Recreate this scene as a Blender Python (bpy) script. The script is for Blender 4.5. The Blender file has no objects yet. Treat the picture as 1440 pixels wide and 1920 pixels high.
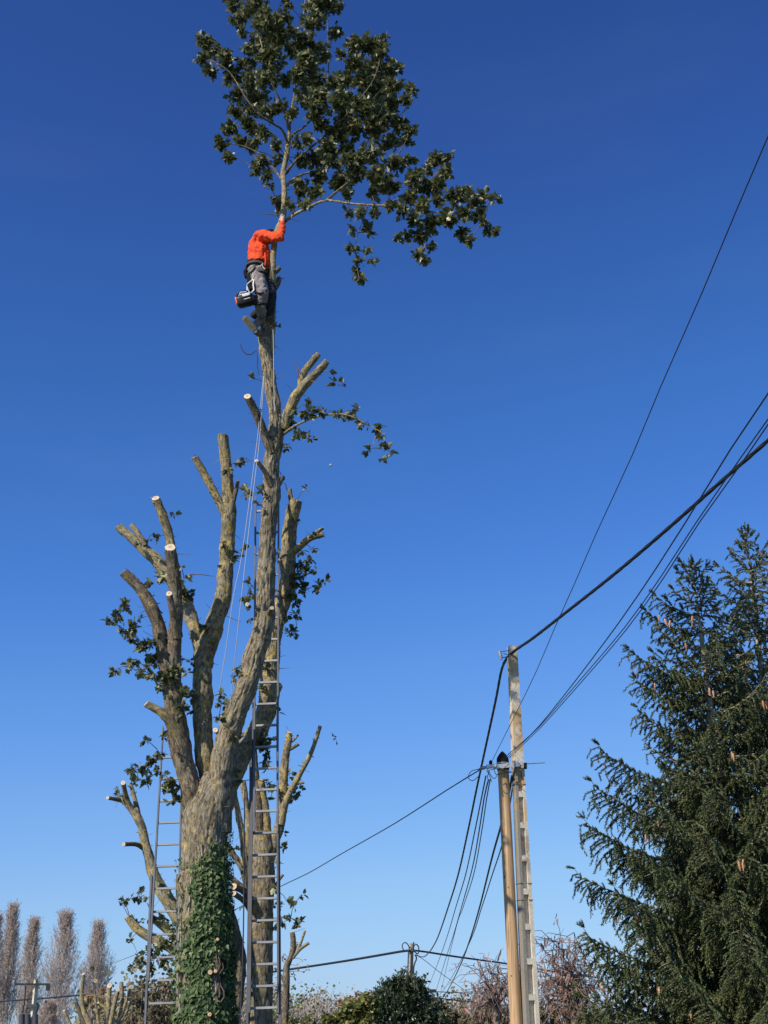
import bpy, math, random
import numpy as np
from mathutils import Vector, Matrix

SC = bpy.context.scene
COL = SC.collection
RAD = math.radians
random.seed(7)
RNG = np.random.default_rng(7)

# ---------------------------------------------------------------- camera, sky, sun, exposure
FPX = 2400.0                                   # focal length in pixels of the 1440 x 1920 photograph
PITCH = RAD(22.1)
EYE = np.array([0.0, 0.0, 1.6])
cd = bpy.data.cameras.new('camera')
cam = bpy.data.objects.new('camera', cd)
COL.objects.link(cam)
cd.sensor_fit = 'VERTICAL'
cd.sensor_height = 24.0
cd.lens = 24.0 * FPX / 1920.0
cd.clip_start = 0.1
cd.clip_end = 6000
cam.location = EYE
cam.rotation_euler = (math.pi / 2 + PITCH, 0, 0)
SC.camera = cam

SUN_AZ, SUN_EL = 226.0, 36.0                   # clockwise from +Y
world = bpy.data.worlds.new('World')
SC.world = world
world.use_nodes = True
wn = world.node_tree
bg = wn.nodes['Background']
sky = wn.nodes.new('ShaderNodeTexSky')
sky.sky_type = 'NISHITA'
sky.sun_disc = False
sky.sun_elevation = RAD(SUN_EL)
sky.sun_rotation = RAD(SUN_AZ)
sky.ozone_density = 2.0
sky.dust_density = 0.3
bg.inputs[1].default_value = 0.1
# deep autumn blue: one power curve per channel over the whole sky
sep = wn.nodes.new('ShaderNodeSeparateColor')
com = wn.nodes.new('ShaderNodeCombineColor')
wn.links.new(sky.outputs[0], sep.inputs[0])
for i, (k, p) in enumerate([(0.90, 1.40), (0.97, 1.2), (1.36, 1.05)]):
    a = wn.nodes.new('ShaderNodeMath'); a.operation = 'MULTIPLY'; a.inputs[1].default_value = 0.1
    b = wn.nodes.new('ShaderNodeMath'); b.operation = 'POWER'; b.inputs[1].default_value = p
    c = wn.nodes.new('ShaderNodeMath'); c.operation = 'MULTIPLY'; c.inputs[1].default_value = 10 * k
    wn.links.new(sep.outputs[i], a.inputs[0]); wn.links.new(a.outputs[0], b.inputs[0])
    c.inputs[1].default_value = k / 1.5
    fc = wn.nodes.new('ShaderNodeFloatCurve'); cu = fc.mapping.curves[0]
    tab = [[(.0232, .0242), (.0331, .0356), (.0452, .048), (.0685, .0755), (.0931, .114), (.153, .182), (.275, .300), (.497, .415), (1, .57), (1.5, .62)],
           [(.0802, .0780), (.0953, .0976), (.1046, .1150), (.138, .166), (.191, .230), (.251, .312), (.371, .425), (.552, .570), (.768, .67), (1.5, .79)],
           [(.296, .305), (.352, .392), (.456, .545), (.565, .690), (.694, .810), (.879, .90), (1.05, .945), (1.3, .955), (1.5, .97)]][i]
    pts_ = [(0, 0)] + [(x / 1.5, y) for x, y in tab]
    while len(cu.points) < len(pts_): cu.points.new(.5, .5)
    for q, (x, y) in zip(cu.points, pts_): q.location = (x, y); q.handle_type = 'VECTOR'
    fc.mapping.update()
    d = wn.nodes.new('ShaderNodeMath'); d.operation = 'MULTIPLY'; d.inputs[1].default_value = 10
    wn.links.new(b.outputs[0], c.inputs[0]); wn.links.new(c.outputs[0], fc.inputs['Value']); wn.links.new(fc.outputs[0], d.inputs[0]); wn.links.new(d.outputs[0], com.inputs[i])
# faint high wisps of cloud
tc = wn.nodes.new('ShaderNodeTexCoord')
mp = wn.nodes.new('ShaderNodeMapping'); mp.inputs['Scale'].default_value = (2.2, 2.2, 9.0)
no = wn.nodes.new('ShaderNodeTexNoise'); no.inputs['Scale'].default_value = 1.6; no.inputs['Detail'].default_value = 5
mr = wn.nodes.new('ShaderNodeMapRange'); mr.inputs[1].default_value = 0.56; mr.inputs[2].default_value = 0.85; mr.inputs[4].default_value = 0.02
mx = wn.nodes.new('ShaderNodeMix'); mx.data_type = 'RGBA'; mx.inputs[7].default_value = (6.0, 6.9, 8.4, 1)
wn.links.new(tc.outputs['Generated'], mp.inputs[0]); wn.links.new(mp.outputs[0], no.inputs[0])
wn.links.new(no.outputs[0], mr.inputs[0]); wn.links.new(mr.outputs[0], mx.inputs[0])
wn.links.new(com.outputs[0], mx.inputs[6]); wn.links.new(mx.outputs[2], bg.inputs[0])

sd = bpy.data.lights.new('sun', 'SUN')
sun = bpy.data.objects.new('sun', sd)
COL.objects.link(sun)
sd.energy = 5.0
sd.angle = RAD(0.5)
sd.color = (1.0, 0.93, 0.82)
SUNV = Vector((math.sin(RAD(SUN_AZ)) * math.cos(RAD(SUN_EL)), math.cos(RAD(SUN_AZ)) * math.cos(RAD(SUN_EL)), math.sin(RAD(SUN_EL))))
sun.rotation_euler = SUNV.to_track_quat('Z', 'Y').to_euler()
sun.location = SUNV * 60
SC.view_settings.view_transform = 'Standard'
SC.view_settings.look = 'None'
SC.view_settings.exposure = 0.0
SC.view_settings.gamma = 1.0
SC.view_settings.use_curve_mapping = False
SC.render.engine = 'CYCLES'
SC.cycles.max_bounces = 5
SC.cycles.transparent_max_bounces = 4

# ---------------------------------------------------------------- helpers: surveying
CP, SP = math.cos(PITCH), math.sin(PITCH)
def ray(px, py):
    u, v = (px - 720) / FPX, (960 - py) / FPX
    return np.array([u, CP - v * SP, SP + v * CP])
def P(px, py, Y):
    d = ray(px, py)
    return EYE + d * (Y / d[1])
def mpp(p):                                     # metres per photo pixel at point p
    return ((p[1]) * CP + (p[2] - 1.6) * SP) / FPX
def project_(p):
    q = p - EYE; dep = q[1] * CP + q[2] * SP
    return 720 + q[0] / dep * FPX, 960 - (q[2] * CP - q[1] * SP) / dep * FPX
def on_plane(px, py, A, B):                     # the point of the vertical plane over line A-B seen at a pixel
    d = ray(px, py); n = np.array([B[1] - A[1], A[0] - B[0], 0.0]); a = np.array([A[0], A[1], 0.0])
    return EYE + d * (np.dot(a - EYE * [1, 1, 0], n) / np.dot(d, n))

# ---------------------------------------------------------------- helpers: objects
def wloc(o):
    v = Vector((0, 0, 0))
    while o is not None:
        v += o.location; o = o.parent
    return v
def tag(o, label=None, cat=None, group=None, kind=None):
    for k, v in (('label', label), ('category', cat), ('group', group), ('kind', kind)):
        if v: o[k] = v
    return o
def empty(name, loc, label, cat, group=None):
    o = bpy.data.objects.new(name, None); COL.objects.link(o)
    o.location = loc; o.empty_display_size = 0.2
    return tag(o, label, cat, group)

class G:
    """collects geometry, links it as one mesh object"""
    def __init__(s): s.v = []; s.f = []; s.uv = []; s.n = 0; s.m = []
    def add(s, v, f, uv=None, m=0):
        v = np.asarray(v, float); f = np.asarray(f, int)
        if len(v) == 0 or len(f) == 0: return
        s.v.append(v); s.f.append(f + s.n); s.n += len(v)
        s.uv.append(np.zeros((len(v), 2)) if uv is None else uv)
        s.m.append(np.full(len(f), m, int))
    def mesh(s, name, mats, off=(0, 0, 0), smooth=True):
        me = bpy.data.meshes.new(name)
        if not s.v: return me
        v = np.concatenate(s.v) - np.array(off)[None, :]
        uv = np.concatenate(s.uv)
        idx = np.concatenate([f.ravel() for f in s.f])
        cnt = np.concatenate([np.full(len(f), f.shape[1], int) for f in s.f])
        me.vertices.add(len(v)); me.vertices.foreach_set('co', v.astype(np.float32).ravel())
        me.loops.add(len(idx)); me.loops.foreach_set('vertex_index', idx.astype(np.int32))
        me.polygons.add(len(cnt))
        st = np.concatenate([[0], np.cumsum(cnt)[:-1]])
        me.polygons.foreach_set('loop_start', st.astype(np.int32))
        me.polygons.foreach_set('material_index', np.concatenate(s.m).astype(np.int32))
        l = me.uv_layers.new(name='UVMap'); l.data.foreach_set('uv', uv[idx].astype(np.float32).ravel())
        for m in (mats if isinstance(mats, (list, tuple)) else [mats]): me.materials.append(m)
        me.update(calc_edges=True); me.validate()
        me.polygons.foreach_set('use_smooth', [smooth] * len(me.polygons))
        return me
    def build(s, name, mats, parent=None, smooth=True, **kw):
        off = wloc(parent) if parent is not None else (0, 0, 0)
        me = s.mesh(name, mats, off, smooth)
        o = bpy.data.objects.new(name, me); COL.objects.link(o); o.parent = parent
        return tag(o, **kw)

def hsh(ix, iy, iz):
    h = (ix * 73856093) ^ (iy * 19349663) ^ (iz * 83492791)
    h = (h ^ (h >> 13)) * 1274126177 & 0x7fffffff
    h = (h ^ (h >> 16)) & 0xffff
    return h / 65535.0
def vnoise(p):
    i = np.floor(p).astype(np.int64); f = p - i; f = f * f * (3 - 2 * f)
    r = 0
    for dx in (0, 1):
        for dy in (0, 1):
            for dz in (0, 1):
                w = (f[..., 0] if dx else 1 - f[..., 0]) * (f[..., 1] if dy else 1 - f[..., 1]) * (f[..., 2] if dz else 1 - f[..., 2])
                r = r + w * hsh(i[..., 0] + dx, i[..., 1] + dy, i[..., 2] + dz)
    return r

def resample(pts, rad, step):
    pts = np.asarray(pts, float); rad = np.asarray(rad, float); n = len(pts)
    out, ro = [], []
    for i in range(n - 1):
        p0, p1, p2, p3 = pts[max(i - 1, 0)], pts[i], pts[i + 1], pts[min(i + 2, n - 1)]
        k = max(1, int(np.linalg.norm(p2 - p1) / step))
        t = (np.arange(k) / k)[:, None]
        out.append(0.5 * ((2 * p1) + (-p0 + p2) * t + (2 * p0 - 5 * p1 + 4 * p2 - p3) * t ** 2 + (-p0 + 3 * p1 - 3 * p2 + p3) * t ** 3))
        ro.append(rad[i] + (rad[i + 1] - rad[i]) * t[:, 0])
    out.append(pts[-1:]); ro.append(rad[-1:])
    return np.concatenate(out), np.concatenate(ro)
def frames(p):
    t = np.gradient(p, axis=0); t /= np.linalg.norm(t, axis=1)[:, None] + 1e-9
    ref = np.array([0, 1.0, 0]) if abs(t[0][1]) < .9 else np.array([0, 0, 1.0])
    e1 = np.zeros_like(p); e = ref
    for i in range(len(p)):
        e = e - t[i] * np.dot(e, t[i]); e /= np.linalg.norm(e) + 1e-9; e1[i] = e
    return t, e1, np.cross(t, e1)
def tube(g, pts, rad, segs=8, step=0.1, bark=0.0, wob=0.0, cap=True, cutn=None, m=0, seed=0, smoothpath=True, fine=1.0):
    """swept tube; returns resampled path, and the end ring for a cut face"""
    if smoothpath: p, r = resample(pts, rad, step)
    else: p, r = np.asarray(pts, float), np.asarray(rad, float)
    t, e1, e2 = frames(p)
    L = np.concatenate([[0], np.cumsum(np.linalg.norm(np.diff(p, axis=0), axis=1))])
    a = np.arange(segs) / segs * 2 * math.pi
    ca, sa = np.cos(a)[None, :], np.sin(a)[None, :]
    rr = np.repeat(r[:, None], segs, 1)
    if wob or bark:
        q = np.stack([ca * r[:, None] , sa * r[:, None] , np.repeat(L[:, None], segs, 1)], -1) + seed * 7.31
        if wob: rr = rr * (1 + wob * (vnoise(q * 5 / (1)) - .5) * 2 + wob * .6 * (vnoise(q * 11 + 40) - .5) * 2)
        if bark:
            s1 = q * np.array([38, 38, 8]) * fine; s2 = q * np.array([75, 75, 22]) * fine
            # broken vertical ridges
            rid = 1 - np.abs(vnoise(s1 + vnoise(q * 14)[..., None] * 1.6) * 2 - 1)
            rr = rr + bark * (rid - .5) * 1.3 + bark * .6 * (vnoise(s2) - .5)
    v = p[:, None, :] + e1[:, None, :] * (ca * rr)[..., None] + e2[:, None, :] * (sa * rr)[..., None]
    n = len(p)
    if bark > .002:                                  # old branch scars and swellings
        rk = np.random.default_rng(seed + 5)
        for _ in range(int(L[-1] * 3.5)):
            l0 = rk.uniform(.1, max(.2, L[-1] - .1)); a0 = rk.uniform(0, 6.28); i0 = min(int(l0 / L[-1] * (len(p) - 1)), len(p) - 1); R0 = r[i0]
            sl = R0 * rk.uniform(.35, .9) + .01; h = R0 * rk.uniform(.08, .26) * rk.choice([1, 1, -.6]); sw = rk.uniform(.3, .7)
            da = (a - a0 + math.pi) % (2 * math.pi) - math.pi
            rr = rr + h * np.exp(-((L - l0) / sl) ** 2)[:, None] * np.exp(-(da / sw) ** 2)[None, :]
        v = p[:, None, :] + e1[:, None, :] * (ca * rr)[..., None] + e2[:, None, :] * (sa * rr)[..., None]
    if cutn is not None:
        c = p[-1]; nn = cutn / np.linalg.norm(cutn)
        den = float(np.dot(t[-1], nn))
        if den > .2:
            dd = -((v[-1] - c) @ nn) / den
            for k in range(n - 1, max(0, n - 4), -1):
                v[k] += t[-1][None, :] * (dd * (1 - (n - 1 - k) / 3.0) if k >= n - 3 else 0)[:, None] if True else 0
    i = np.arange(n - 1)[:, None] * segs; j = np.arange(segs)[None, :]; j2 = (j + 1) % segs
    f = np.stack([i + j, i + j2, i + segs + j2, i + segs + j], -1).reshape(-1, 4)
    uv = np.stack([np.repeat((a * max(r.mean(), .001))[None, :], n, 0), np.repeat(L[:, None], segs, 1)], -1).reshape(-1, 2)
    g.add(v.reshape(-1, 3), f, uv, m)
    if cap:
        for ring, rev in ((v[0], True), (v[-1], False)):
            c = ring.mean(0); vv = np.concatenate([ring, c[None]])
            k = np.arange(segs); ff = np.stack([k, (k + 1) % segs, np.full(segs, segs)], -1)
            if rev: ff = ff[:, ::-1]
            g.add(vv, ff, None, m)
    return p, r, v[-1], t[-1]
def segs_add(g, A, B, ra, rb, n=3, m=0):
    """many straight twigs at once"""
    A, B = np.asarray(A, float).reshape(-1, 3), np.asarray(B, float).reshape(-1, 3)
    if len(A) == 0: return
    ra = np.broadcast_to(ra, (len(A),)); rb = np.broadcast_to(rb, (len(A),))
    t = B - A; t = t / (np.linalg.norm(t, axis=1)[:, None] + 1e-9)
    ref = np.where((np.abs(t[:, 2]) < .9)[:, None], np.array([[0, 0, 1.0]]), np.array([[1.0, 0, 0]]))
    e1 = np.cross(t, ref); e1 /= np.linalg.norm(e1, axis=1)[:, None] + 1e-9; e2 = np.cross(t, e1)
    a = np.arange(n) / n * 2 * math.pi
    c, s = np.cos(a)[None, :, None], np.sin(a)[None, :, None]
    R = e1[:, None, :] * c + e2[:, None, :] * s
    v = np.concatenate([A[:, None, :] + R * ra[:, None, None], B[:, None, :] + R * rb[:, None, None]], 1)
    base = (np.arange(len(A)) * 2 * n)[:, None]; j = np.arange(n)[None, :]; j2 = (j + 1) % n
    f = np.stack([base + j, base + j2, base + n + j2, base + n + j], -1).reshape(-1, 4)
    g.add(v.reshape(-1, 3), f, None, m)
def box(g, c, s, M=None, m=0, bev=0):
    x, y, z = s[0] / 2, s[1] / 2, s[2] / 2
    v = np.array([[i * x, j * y, k * z] for i in (-1, 1) for j in (-1, 1) for k in (-1, 1)], float)
    if M is not None: v = v @ np.asarray(M).T
    f = [[0, 1, 3, 2], [4, 6, 7, 5], [0, 4, 5, 1], [2, 3, 7, 6], [0, 2, 6, 4], [1, 5, 7, 3]]
    g.add(v + np.asarray(c), f, None, m)
def hexa(g, c8, m=0):
    """a box from its eight corners: 4 bottom (ccw) then 4 top"""
    g.add(np.asarray(c8, float), [[3, 2, 1, 0], [4, 5, 6, 7], [0, 1, 5, 4], [1, 2, 6, 5], [2, 3, 7, 6], [3, 0, 4, 7]], None, m)
def unit(v): v = np.asarray(v, float); return v / (np.linalg.norm(v) + 1e-9)

# ---------------------------------------------------------------- materials
def newmat(name):
    m = bpy.data.materials.new(name); m.use_nodes = True
    return m, m.node_tree, m.node_tree.nodes['Principled BSDF']
def flat(name, col, rough=.6, metal=0, noise=.25, scale=20, spec=.5, bump=0):
    m, nt, b = newmat(name)
    b.inputs['Roughness'].default_value = rough; b.inputs['Metallic'].default_value = metal
    b.inputs['Specular IOR Level'].default_value = spec
    t = nt.nodes.new('ShaderNodeTexCoord'); n = nt.nodes.new('ShaderNodeTexNoise')
    n.inputs['Scale'].default_value = scale; n.inputs['Detail'].default_value = 5
    r = nt.nodes.new('ShaderNodeValToRGB')
    r.color_ramp.elements[0].position = .3; r.color_ramp.elements[1].position = .7
    r.color_ramp.elements[0].color = tuple(c * (1 - noise) for c in col) + (1,)
    r.color_ramp.elements[1].color = tuple(min(1, c * (1 + noise)) for c in col) + (1,)
    nt.links.new(t.outputs['Object'], n.inputs[0]); nt.links.new(n.outputs[0], r.inputs[0]); nt.links.new(r.outputs[0], b.inputs['Base Color'])
    if bump:
        bp = nt.nodes.new('ShaderNodeBump'); bp.inputs['Strength'].default_value = bump; bp.inputs['Distance'].default_value = .01
        nt.links.new(n.outputs[0], bp.inputs['Height']); nt.links.new(bp.outputs[0], b.inputs['Normal'])
    return m
def bark_mat(name, c_dark, c_mid, c_light, lichen=(.52, .38, .11), lich=.5, green=.25, scale=1.0):
    m, nt, b = newmat(name); N = nt.nodes; Lk = nt.links
    b.inputs['Roughness'].default_value = .9; b.inputs['Specular IOR Level'].default_value = .2
    uv = N.new('ShaderNodeTexCoord')
    mp_ = N.new('ShaderNodeMapping'); mp_.inputs['Scale'].default_value = (34 * scale, 9 * scale, 1); Lk.new(uv.outputs['UV'], mp_.inputs[0])
    n1 = N.new('ShaderNodeTexNoise'); n1.inputs['Scale'].default_value = 1; n1.inputs['Detail'].default_value = 6; n1.inputs['Roughness'].default_value = .65
    n1.inputs['Distortion'].default_value = .6
    Lk.new(mp_.outputs[0], n1.inputs[0])
    r = N.new('ShaderNodeValToRGB'); e = r.color_ramp.elements
    e[0].position = .34; e[0].color = c_dark + (1,); e[1].position = .68; e[1].color = c_light + (1,)
    x = e.new(.48); x.color = c_mid + (1,)
    Lk.new(n1.outputs[0], r.inputs[0])
    def patch(col, sc_, lo, hi, prev, amount, det=5):
        n = N.new('ShaderNodeTexNoise'); n.inputs['Scale'].default_value = sc_; n.inputs['Detail'].default_value = det; n.inputs['Roughness'].default_value = .7
        Lk.new(uv.outputs['Object'], n.inputs[0])
        q = N.new('ShaderNodeMapRange'); q.inputs[1].default_value = lo; q.inputs[2].default_value = hi; q.inputs[4].default_value = amount
        Lk.new(n.outputs[0], q.inputs[0])
        k = N.new('ShaderNodeMix'); k.data_type = 'RGBA'; k.inputs[7].default_value = col + (1,)
        Lk.new(q.outputs[0], k.inputs[0]); Lk.new(prev, k.inputs[6]); return k.outputs[2]
    o = patch((.30, .29, .24), 3.1, .5, .72, r.outputs[0], .55)
    o = patch(lichen, 9, .64 - lich * .17, .70 - lich * .13, o, .8 if lich else 0, 8)
    o = patch((.10, .12, .05), 5.0, .52, .72, o, green)
    o = patch((.42, .42, .34), 26, .62, .68, o, .8)
    o = patch((.085, .075, .045), 2.2, .50, .64, o, .55, 8)
    o = patch((.50, .38, .15), 11, .64, .70, o, .7 if lich else 0)
    o = patch(c_dark, 15, .57, .66, o, .85)
    Lk.new(o, b.inputs['Base Color'])
    bp = N.new('ShaderNodeBump'); bp.inputs['Strength'].default_value = .9; bp.inputs['Distance'].default_value = .02
    Lk.new(n1.outputs[0], bp.inputs['Height']); Lk.new(bp.outputs[0], b.inputs['Normal'])
    return m
def leaf_mat(name, c0, c1, c2=None, trans=.25, rough=.42, spec=.5, hue=None):
    m, nt, b = newmat(name); N = nt.nodes; Lk = nt.links
    g = N.new('ShaderNodeNewGeometry'); r = N.new('ShaderNodeValToRGB')
    r.color_ramp.elements[0].color = c0 + (1,); r.color_ramp.elements[1].color = c1 + (1,)
    r.color_ramp.elements[1].position = .8 if c2 else 1
    if c2: x = r.color_ramp.elements.new(.96); x.color = c2 + (1,)
    ad = N.new('ShaderNodeMath'); ad.operation = 'ADD'
    oi = N.new('ShaderNodeObjectInfo'); fr = N.new('ShaderNodeMath'); fr.operation = 'FRACT'
    Lk.new(g.outputs['Random Per Island'], ad.inputs[0]); Lk.new(oi.outputs['Random'], ad.inputs[1]); Lk.new(ad.outputs[0], fr.inputs[0])
    Lk.new(fr.outputs[0], r.inputs[0])
    # paler underside
    mxx = N.new('ShaderNodeMix'); mxx.data_type = 'RGBA'; mxx.blend_type = 'MULTIPLY'; mxx.inputs[0].default_value = 1
    mul = N.new('ShaderNodeMapRange'); mul.inputs[3].default_value = 1.0; mul.inputs[4].default_value = 1.7
    Lk.new(g.outputs['Backfacing'], mul.inputs[0]); Lk.new(r.outputs[0], mxx.inputs[6]); Lk.new(mul.outputs[0], mxx.inputs[7])
    Lk.new(mxx.outputs[2], b.inputs['Base Color'])
    b.inputs['Roughness'].default_value = rough; b.inputs['Specular IOR Level'].default_value = spec
    tr = N.new('ShaderNodeBsdfTranslucent'); Lk.new(mxx.outputs[2], tr.inputs[0])
    ms = N.new('ShaderNodeMixShader'); ms.inputs[0].default_value = trans
    out = N['Material Output']
    Lk.new(b.outputs[0], ms.inputs[1]); Lk.new(tr.outputs[0], ms.inputs[2]); Lk.new(ms.outputs[0], out.inputs[0])
    return m
M = {}
M['bark'] = bark_mat('furrowed_bark', (.045, .034, .022), (.20, .160, .108), (.46, .385, .275), lich=.45, green=.35)
M['limb'] = bark_mat('lichen_bark', (.05, .037, .024), (.21, .170, .105), (.45, .385, .26), lich=.8, green=.35, scale=1.25)
M['limb_brown'] = bark_mat('brown_bark', (.035, .027, .02), (.135, .105, .075), (.30, .24, .175), lich=.35, green=.3, scale=1.25)
M['limb_pale'] = bark_mat('pale_lichen_bark', (.07, .052, .033), (.27, .225, .145), (.49, .43, .31), lich=.75, green=.25, scale=1.5)
M['twig'] = flat('twig_bark', (.13, .10, .075), .85, noise=.4)
M['twig_pale'] = flat('pale_twig_bark', (.33, .28, .21), .85, noise=.35, scale=9)
M['twig_red'] = flat('reddish_twig_bark', (.22, .165, .14), .85, noise=.35)
M['twig_grey'] = flat('grey_twig_bark', (.46, .39, .36), .85, noise=.3, scale=3)
M['leaf'] = leaf_mat('maple_leaf', (.032, .046, .020), (.115, .122, .050), (.36, .34, .19), trans=.26, rough=.42)
M['leaf_small'] = leaf_mat('laurel_leaf', (.022, .038, .016), (.05, .072, .032), trans=.15, rough=.35)
M['leaf_yellow'] = leaf_mat('yellowing_leaf', (.075, .095, .032), (.20, .21, .065), (.34, .28, .09), trans=.3)
M['leaf_brown'] = leaf_mat('brown_leaf', (.20, .12, .085), (.40, .25, .16), (.46, .34, .22), trans=.25, rough=.7)
M['leaf_grey'] = leaf_mat('faded_leaf', (.13, .10, .055), (.22, .18, .10), (.12, .15, .05), trans=.25, rough=.8)
M['leaf_red'] = leaf_mat('seed_pod', (.26, .12, .09), (.46, .25, .18), trans=.2, rough=.6)
M['leaf_orange'] = leaf_mat('rusty_leaf', (.25, .12, .05), (.40, .22, .10), trans=.3, rough=.7)
M['ivy'] = leaf_mat('ivy_leaf', (.028, .055, .018), (.10, .155, .048), (.19, .22, .08), trans=.12, rough=.5, spec=.3)
M['needle'] = leaf_mat('spruce_needle', (.036, .053, .023), (.088, .102, .038), (.12, .11, .045), trans=.05, rough=.5, spec=.35)
M['cone'] = flat('cone_scales', (.50, .24, .12), .6, noise=.3, scale=60)
M['cut'] = flat('fresh_cut_wood', (.66, .53, .35), .75, noise=.12, scale=25)
M['heartwood'] = flat('heartwood', (.50, .36, .21), .8, noise=.25, scale=40)
M['cut_old'] = flat('weathered_cut_wood', (.42, .36, .28), .85, noise=.25, scale=30)
M['cut_orange'] = flat('orange_cut_wood', (.66, .42, .24), .75, noise=.2, scale=30)
M['alu'] = flat('dull_aluminium', (.29, .29, .30), .6, metal=.2, noise=.18, scale=5)
M['alu_dark'] = flat('weathered_aluminium', (.095, .094, .097), .6, metal=.2, noise=.25, scale=5)
M['alu_blue'] = flat('blue_grey_aluminium', (.125, .132, .152), .6, metal=.2, noise=.2, scale=5)  # blue-grey tone for the left ladder and the tall ladder's top section
M['black'] = flat('black_rubber', (.012, .012, .014), .85, noise=.2, spec=.15)
M['cable'] = flat('cable_sheath', (.016, .017, .022), .45, noise=.2)
M['cable_grey'] = flat('grey_cable', (.06, .062, .07), .5, noise=.2)
M['rope'] = flat('white_rope', (.42, .43, .45), .8, noise=.1, scale=80)
M['rope_dark'] = flat('dark_rope', (.035, .035, .045), .8, noise=.2, scale=80)
M['galv'] = flat('galvanised_steel', (.42, .43, .44), .4, metal=.5, noise=.2, scale=30)
M['orange'] = flat('orange_cloth', (.88, .085, .026), .8, noise=.28, scale=16, spec=.2, bump=.5)
M['trouser'] = flat('grey_cloth', (.23, .20, .20), .9, noise=.28, scale=8, spec=.2, bump=.4)
M['dark_and_shade'] = flat('dark_cloth_and_shade', (.035, .035, .045), .9, noise=.25, scale=10, spec=.2)  # dark gear and hair; also shade painted on the far leg and knee
M['skin'] = flat('skin', (.60, .34, .23), .55, noise=.1)
M['boot'] = flat('boot_leather', (.12, .095, .07), .8, noise=.3)
M['sole'] = flat('boot_sole', (.14, .13, .10), .9, noise=.35, scale=60, bump=.6)
M['white'] = flat('white_plastic', (.80, .78, .72), .5, noise=.08)
M['red'] = flat('orange_plastic', (.85, .16, .06), .4, noise=.08)
M['saw_black'] = flat('black_plastic', (.009, .009, .011), .4, noise=.1, spec=.25)
M['olive'] = flat('olive_webbing', (.06, .058, .045), .8, noise=.3)
M['ceramic'] = flat('white_porcelain', (.8, .8, .78), .3, noise=.05)

# concrete, weathered pole wood and grass
def concrete(name, base, warm):
    m, nt, b = newmat(name); N = nt.nodes; Lk = nt.links
    b.inputs['Roughness'].default_value = .9
    t = N.new('ShaderNodeTexCoord'); o = None
    n = N.new('ShaderNodeTexNoise'); n.inputs['Scale'].default_value = 60; n.inputs['Detail'].default_value = 6
    Lk.new(t.outputs['Object'], n.inputs[0])
    r = N.new('ShaderNodeValToRGB'); r.color_ramp.elements[0].position = .35; r.color_ramp.elements[1].position = .65
    r.color_ramp.elements[0].color = tuple(c * .72 for c in base) + (1,); r.color_ramp.elements[1].color = tuple(c * 1.15 for c in base) + (1,)
    Lk.new(n.outputs[0], r.inputs[0]); o = r.outputs[0]
    for col, s, lo, hi, am, off in ((warm, 3.2, .44, .56, .9, 0), ((.46, .26, .10), 6.5, .53, .61, .9, 5), ((.12, .11, .10), 3.4, .57, .64, .9, 9), ((.30, .30, .24), 22, .56, .66, .6, 3)):
        mp_ = N.new('ShaderNodeMapping'); mp_.inputs['Location'].default_value = (off, off, off); mp_.inputs['Scale'].default_value = (1, 1, .8)
        Lk.new(t.outputs['Object'], mp_.inputs[0])
        k = N.new('ShaderNodeTexNoise'); k.inputs['Scale'].default_value = s; k.inputs['Detail'].default_value = 5; k.inputs['Roughness'].default_value = .65
        Lk.new(mp_.outputs[0], k.inputs[0])
        q = N.new('ShaderNodeMapRange'); q.inputs[1].default_value = lo; q.inputs[2].default_value = hi; q.inputs[4].default_value = am
        sp = N.new('ShaderNodeSeparateXYZ'); Lk.new(t.outputs['Object'], sp.inputs[0])
        hq = N.new('ShaderNodeMapRange'); hq.inputs[1].default_value = 3.2; hq.inputs[2].default_value = 5.4; hq.inputs[3].default_value = .22
        Lk.new(sp.outputs[2], hq.inputs[0])                       # the older stains gather on the pole's upper half
        ml = N.new('ShaderNodeMath'); ml.operation = 'MULTIPLY'; Lk.new(q.outputs[0], ml.inputs[0]); Lk.new(hq.outputs[0], ml.inputs[1])
        x = N.new('ShaderNodeMix'); x.data_type = 'RGBA'; x.inputs[7].default_value = col + (1,)
        Lk.new(k.outputs[0], q.inputs[0]); Lk.new(ml.outputs[0], x.inputs[0]); Lk.new(o, x.inputs[6]); o = x.outputs[2]
    Lk.new(o, b.inputs['Base Color'])
    bp = N.new('ShaderNodeBump'); bp.inputs['Strength'].default_value = .5; bp.inputs['Distance'].default_value = .006
    Lk.new(n.outputs[0], bp.inputs['Height']); Lk.new(bp.outputs[0], b.inputs['Normal'])
    return m
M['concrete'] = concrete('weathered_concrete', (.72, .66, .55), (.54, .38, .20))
M['concrete_grey'] = concrete('darker_grey_concrete', (.27, .255, .225), (.32, .27, .17))  # darker, greyer tone used on the left flange only
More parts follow.
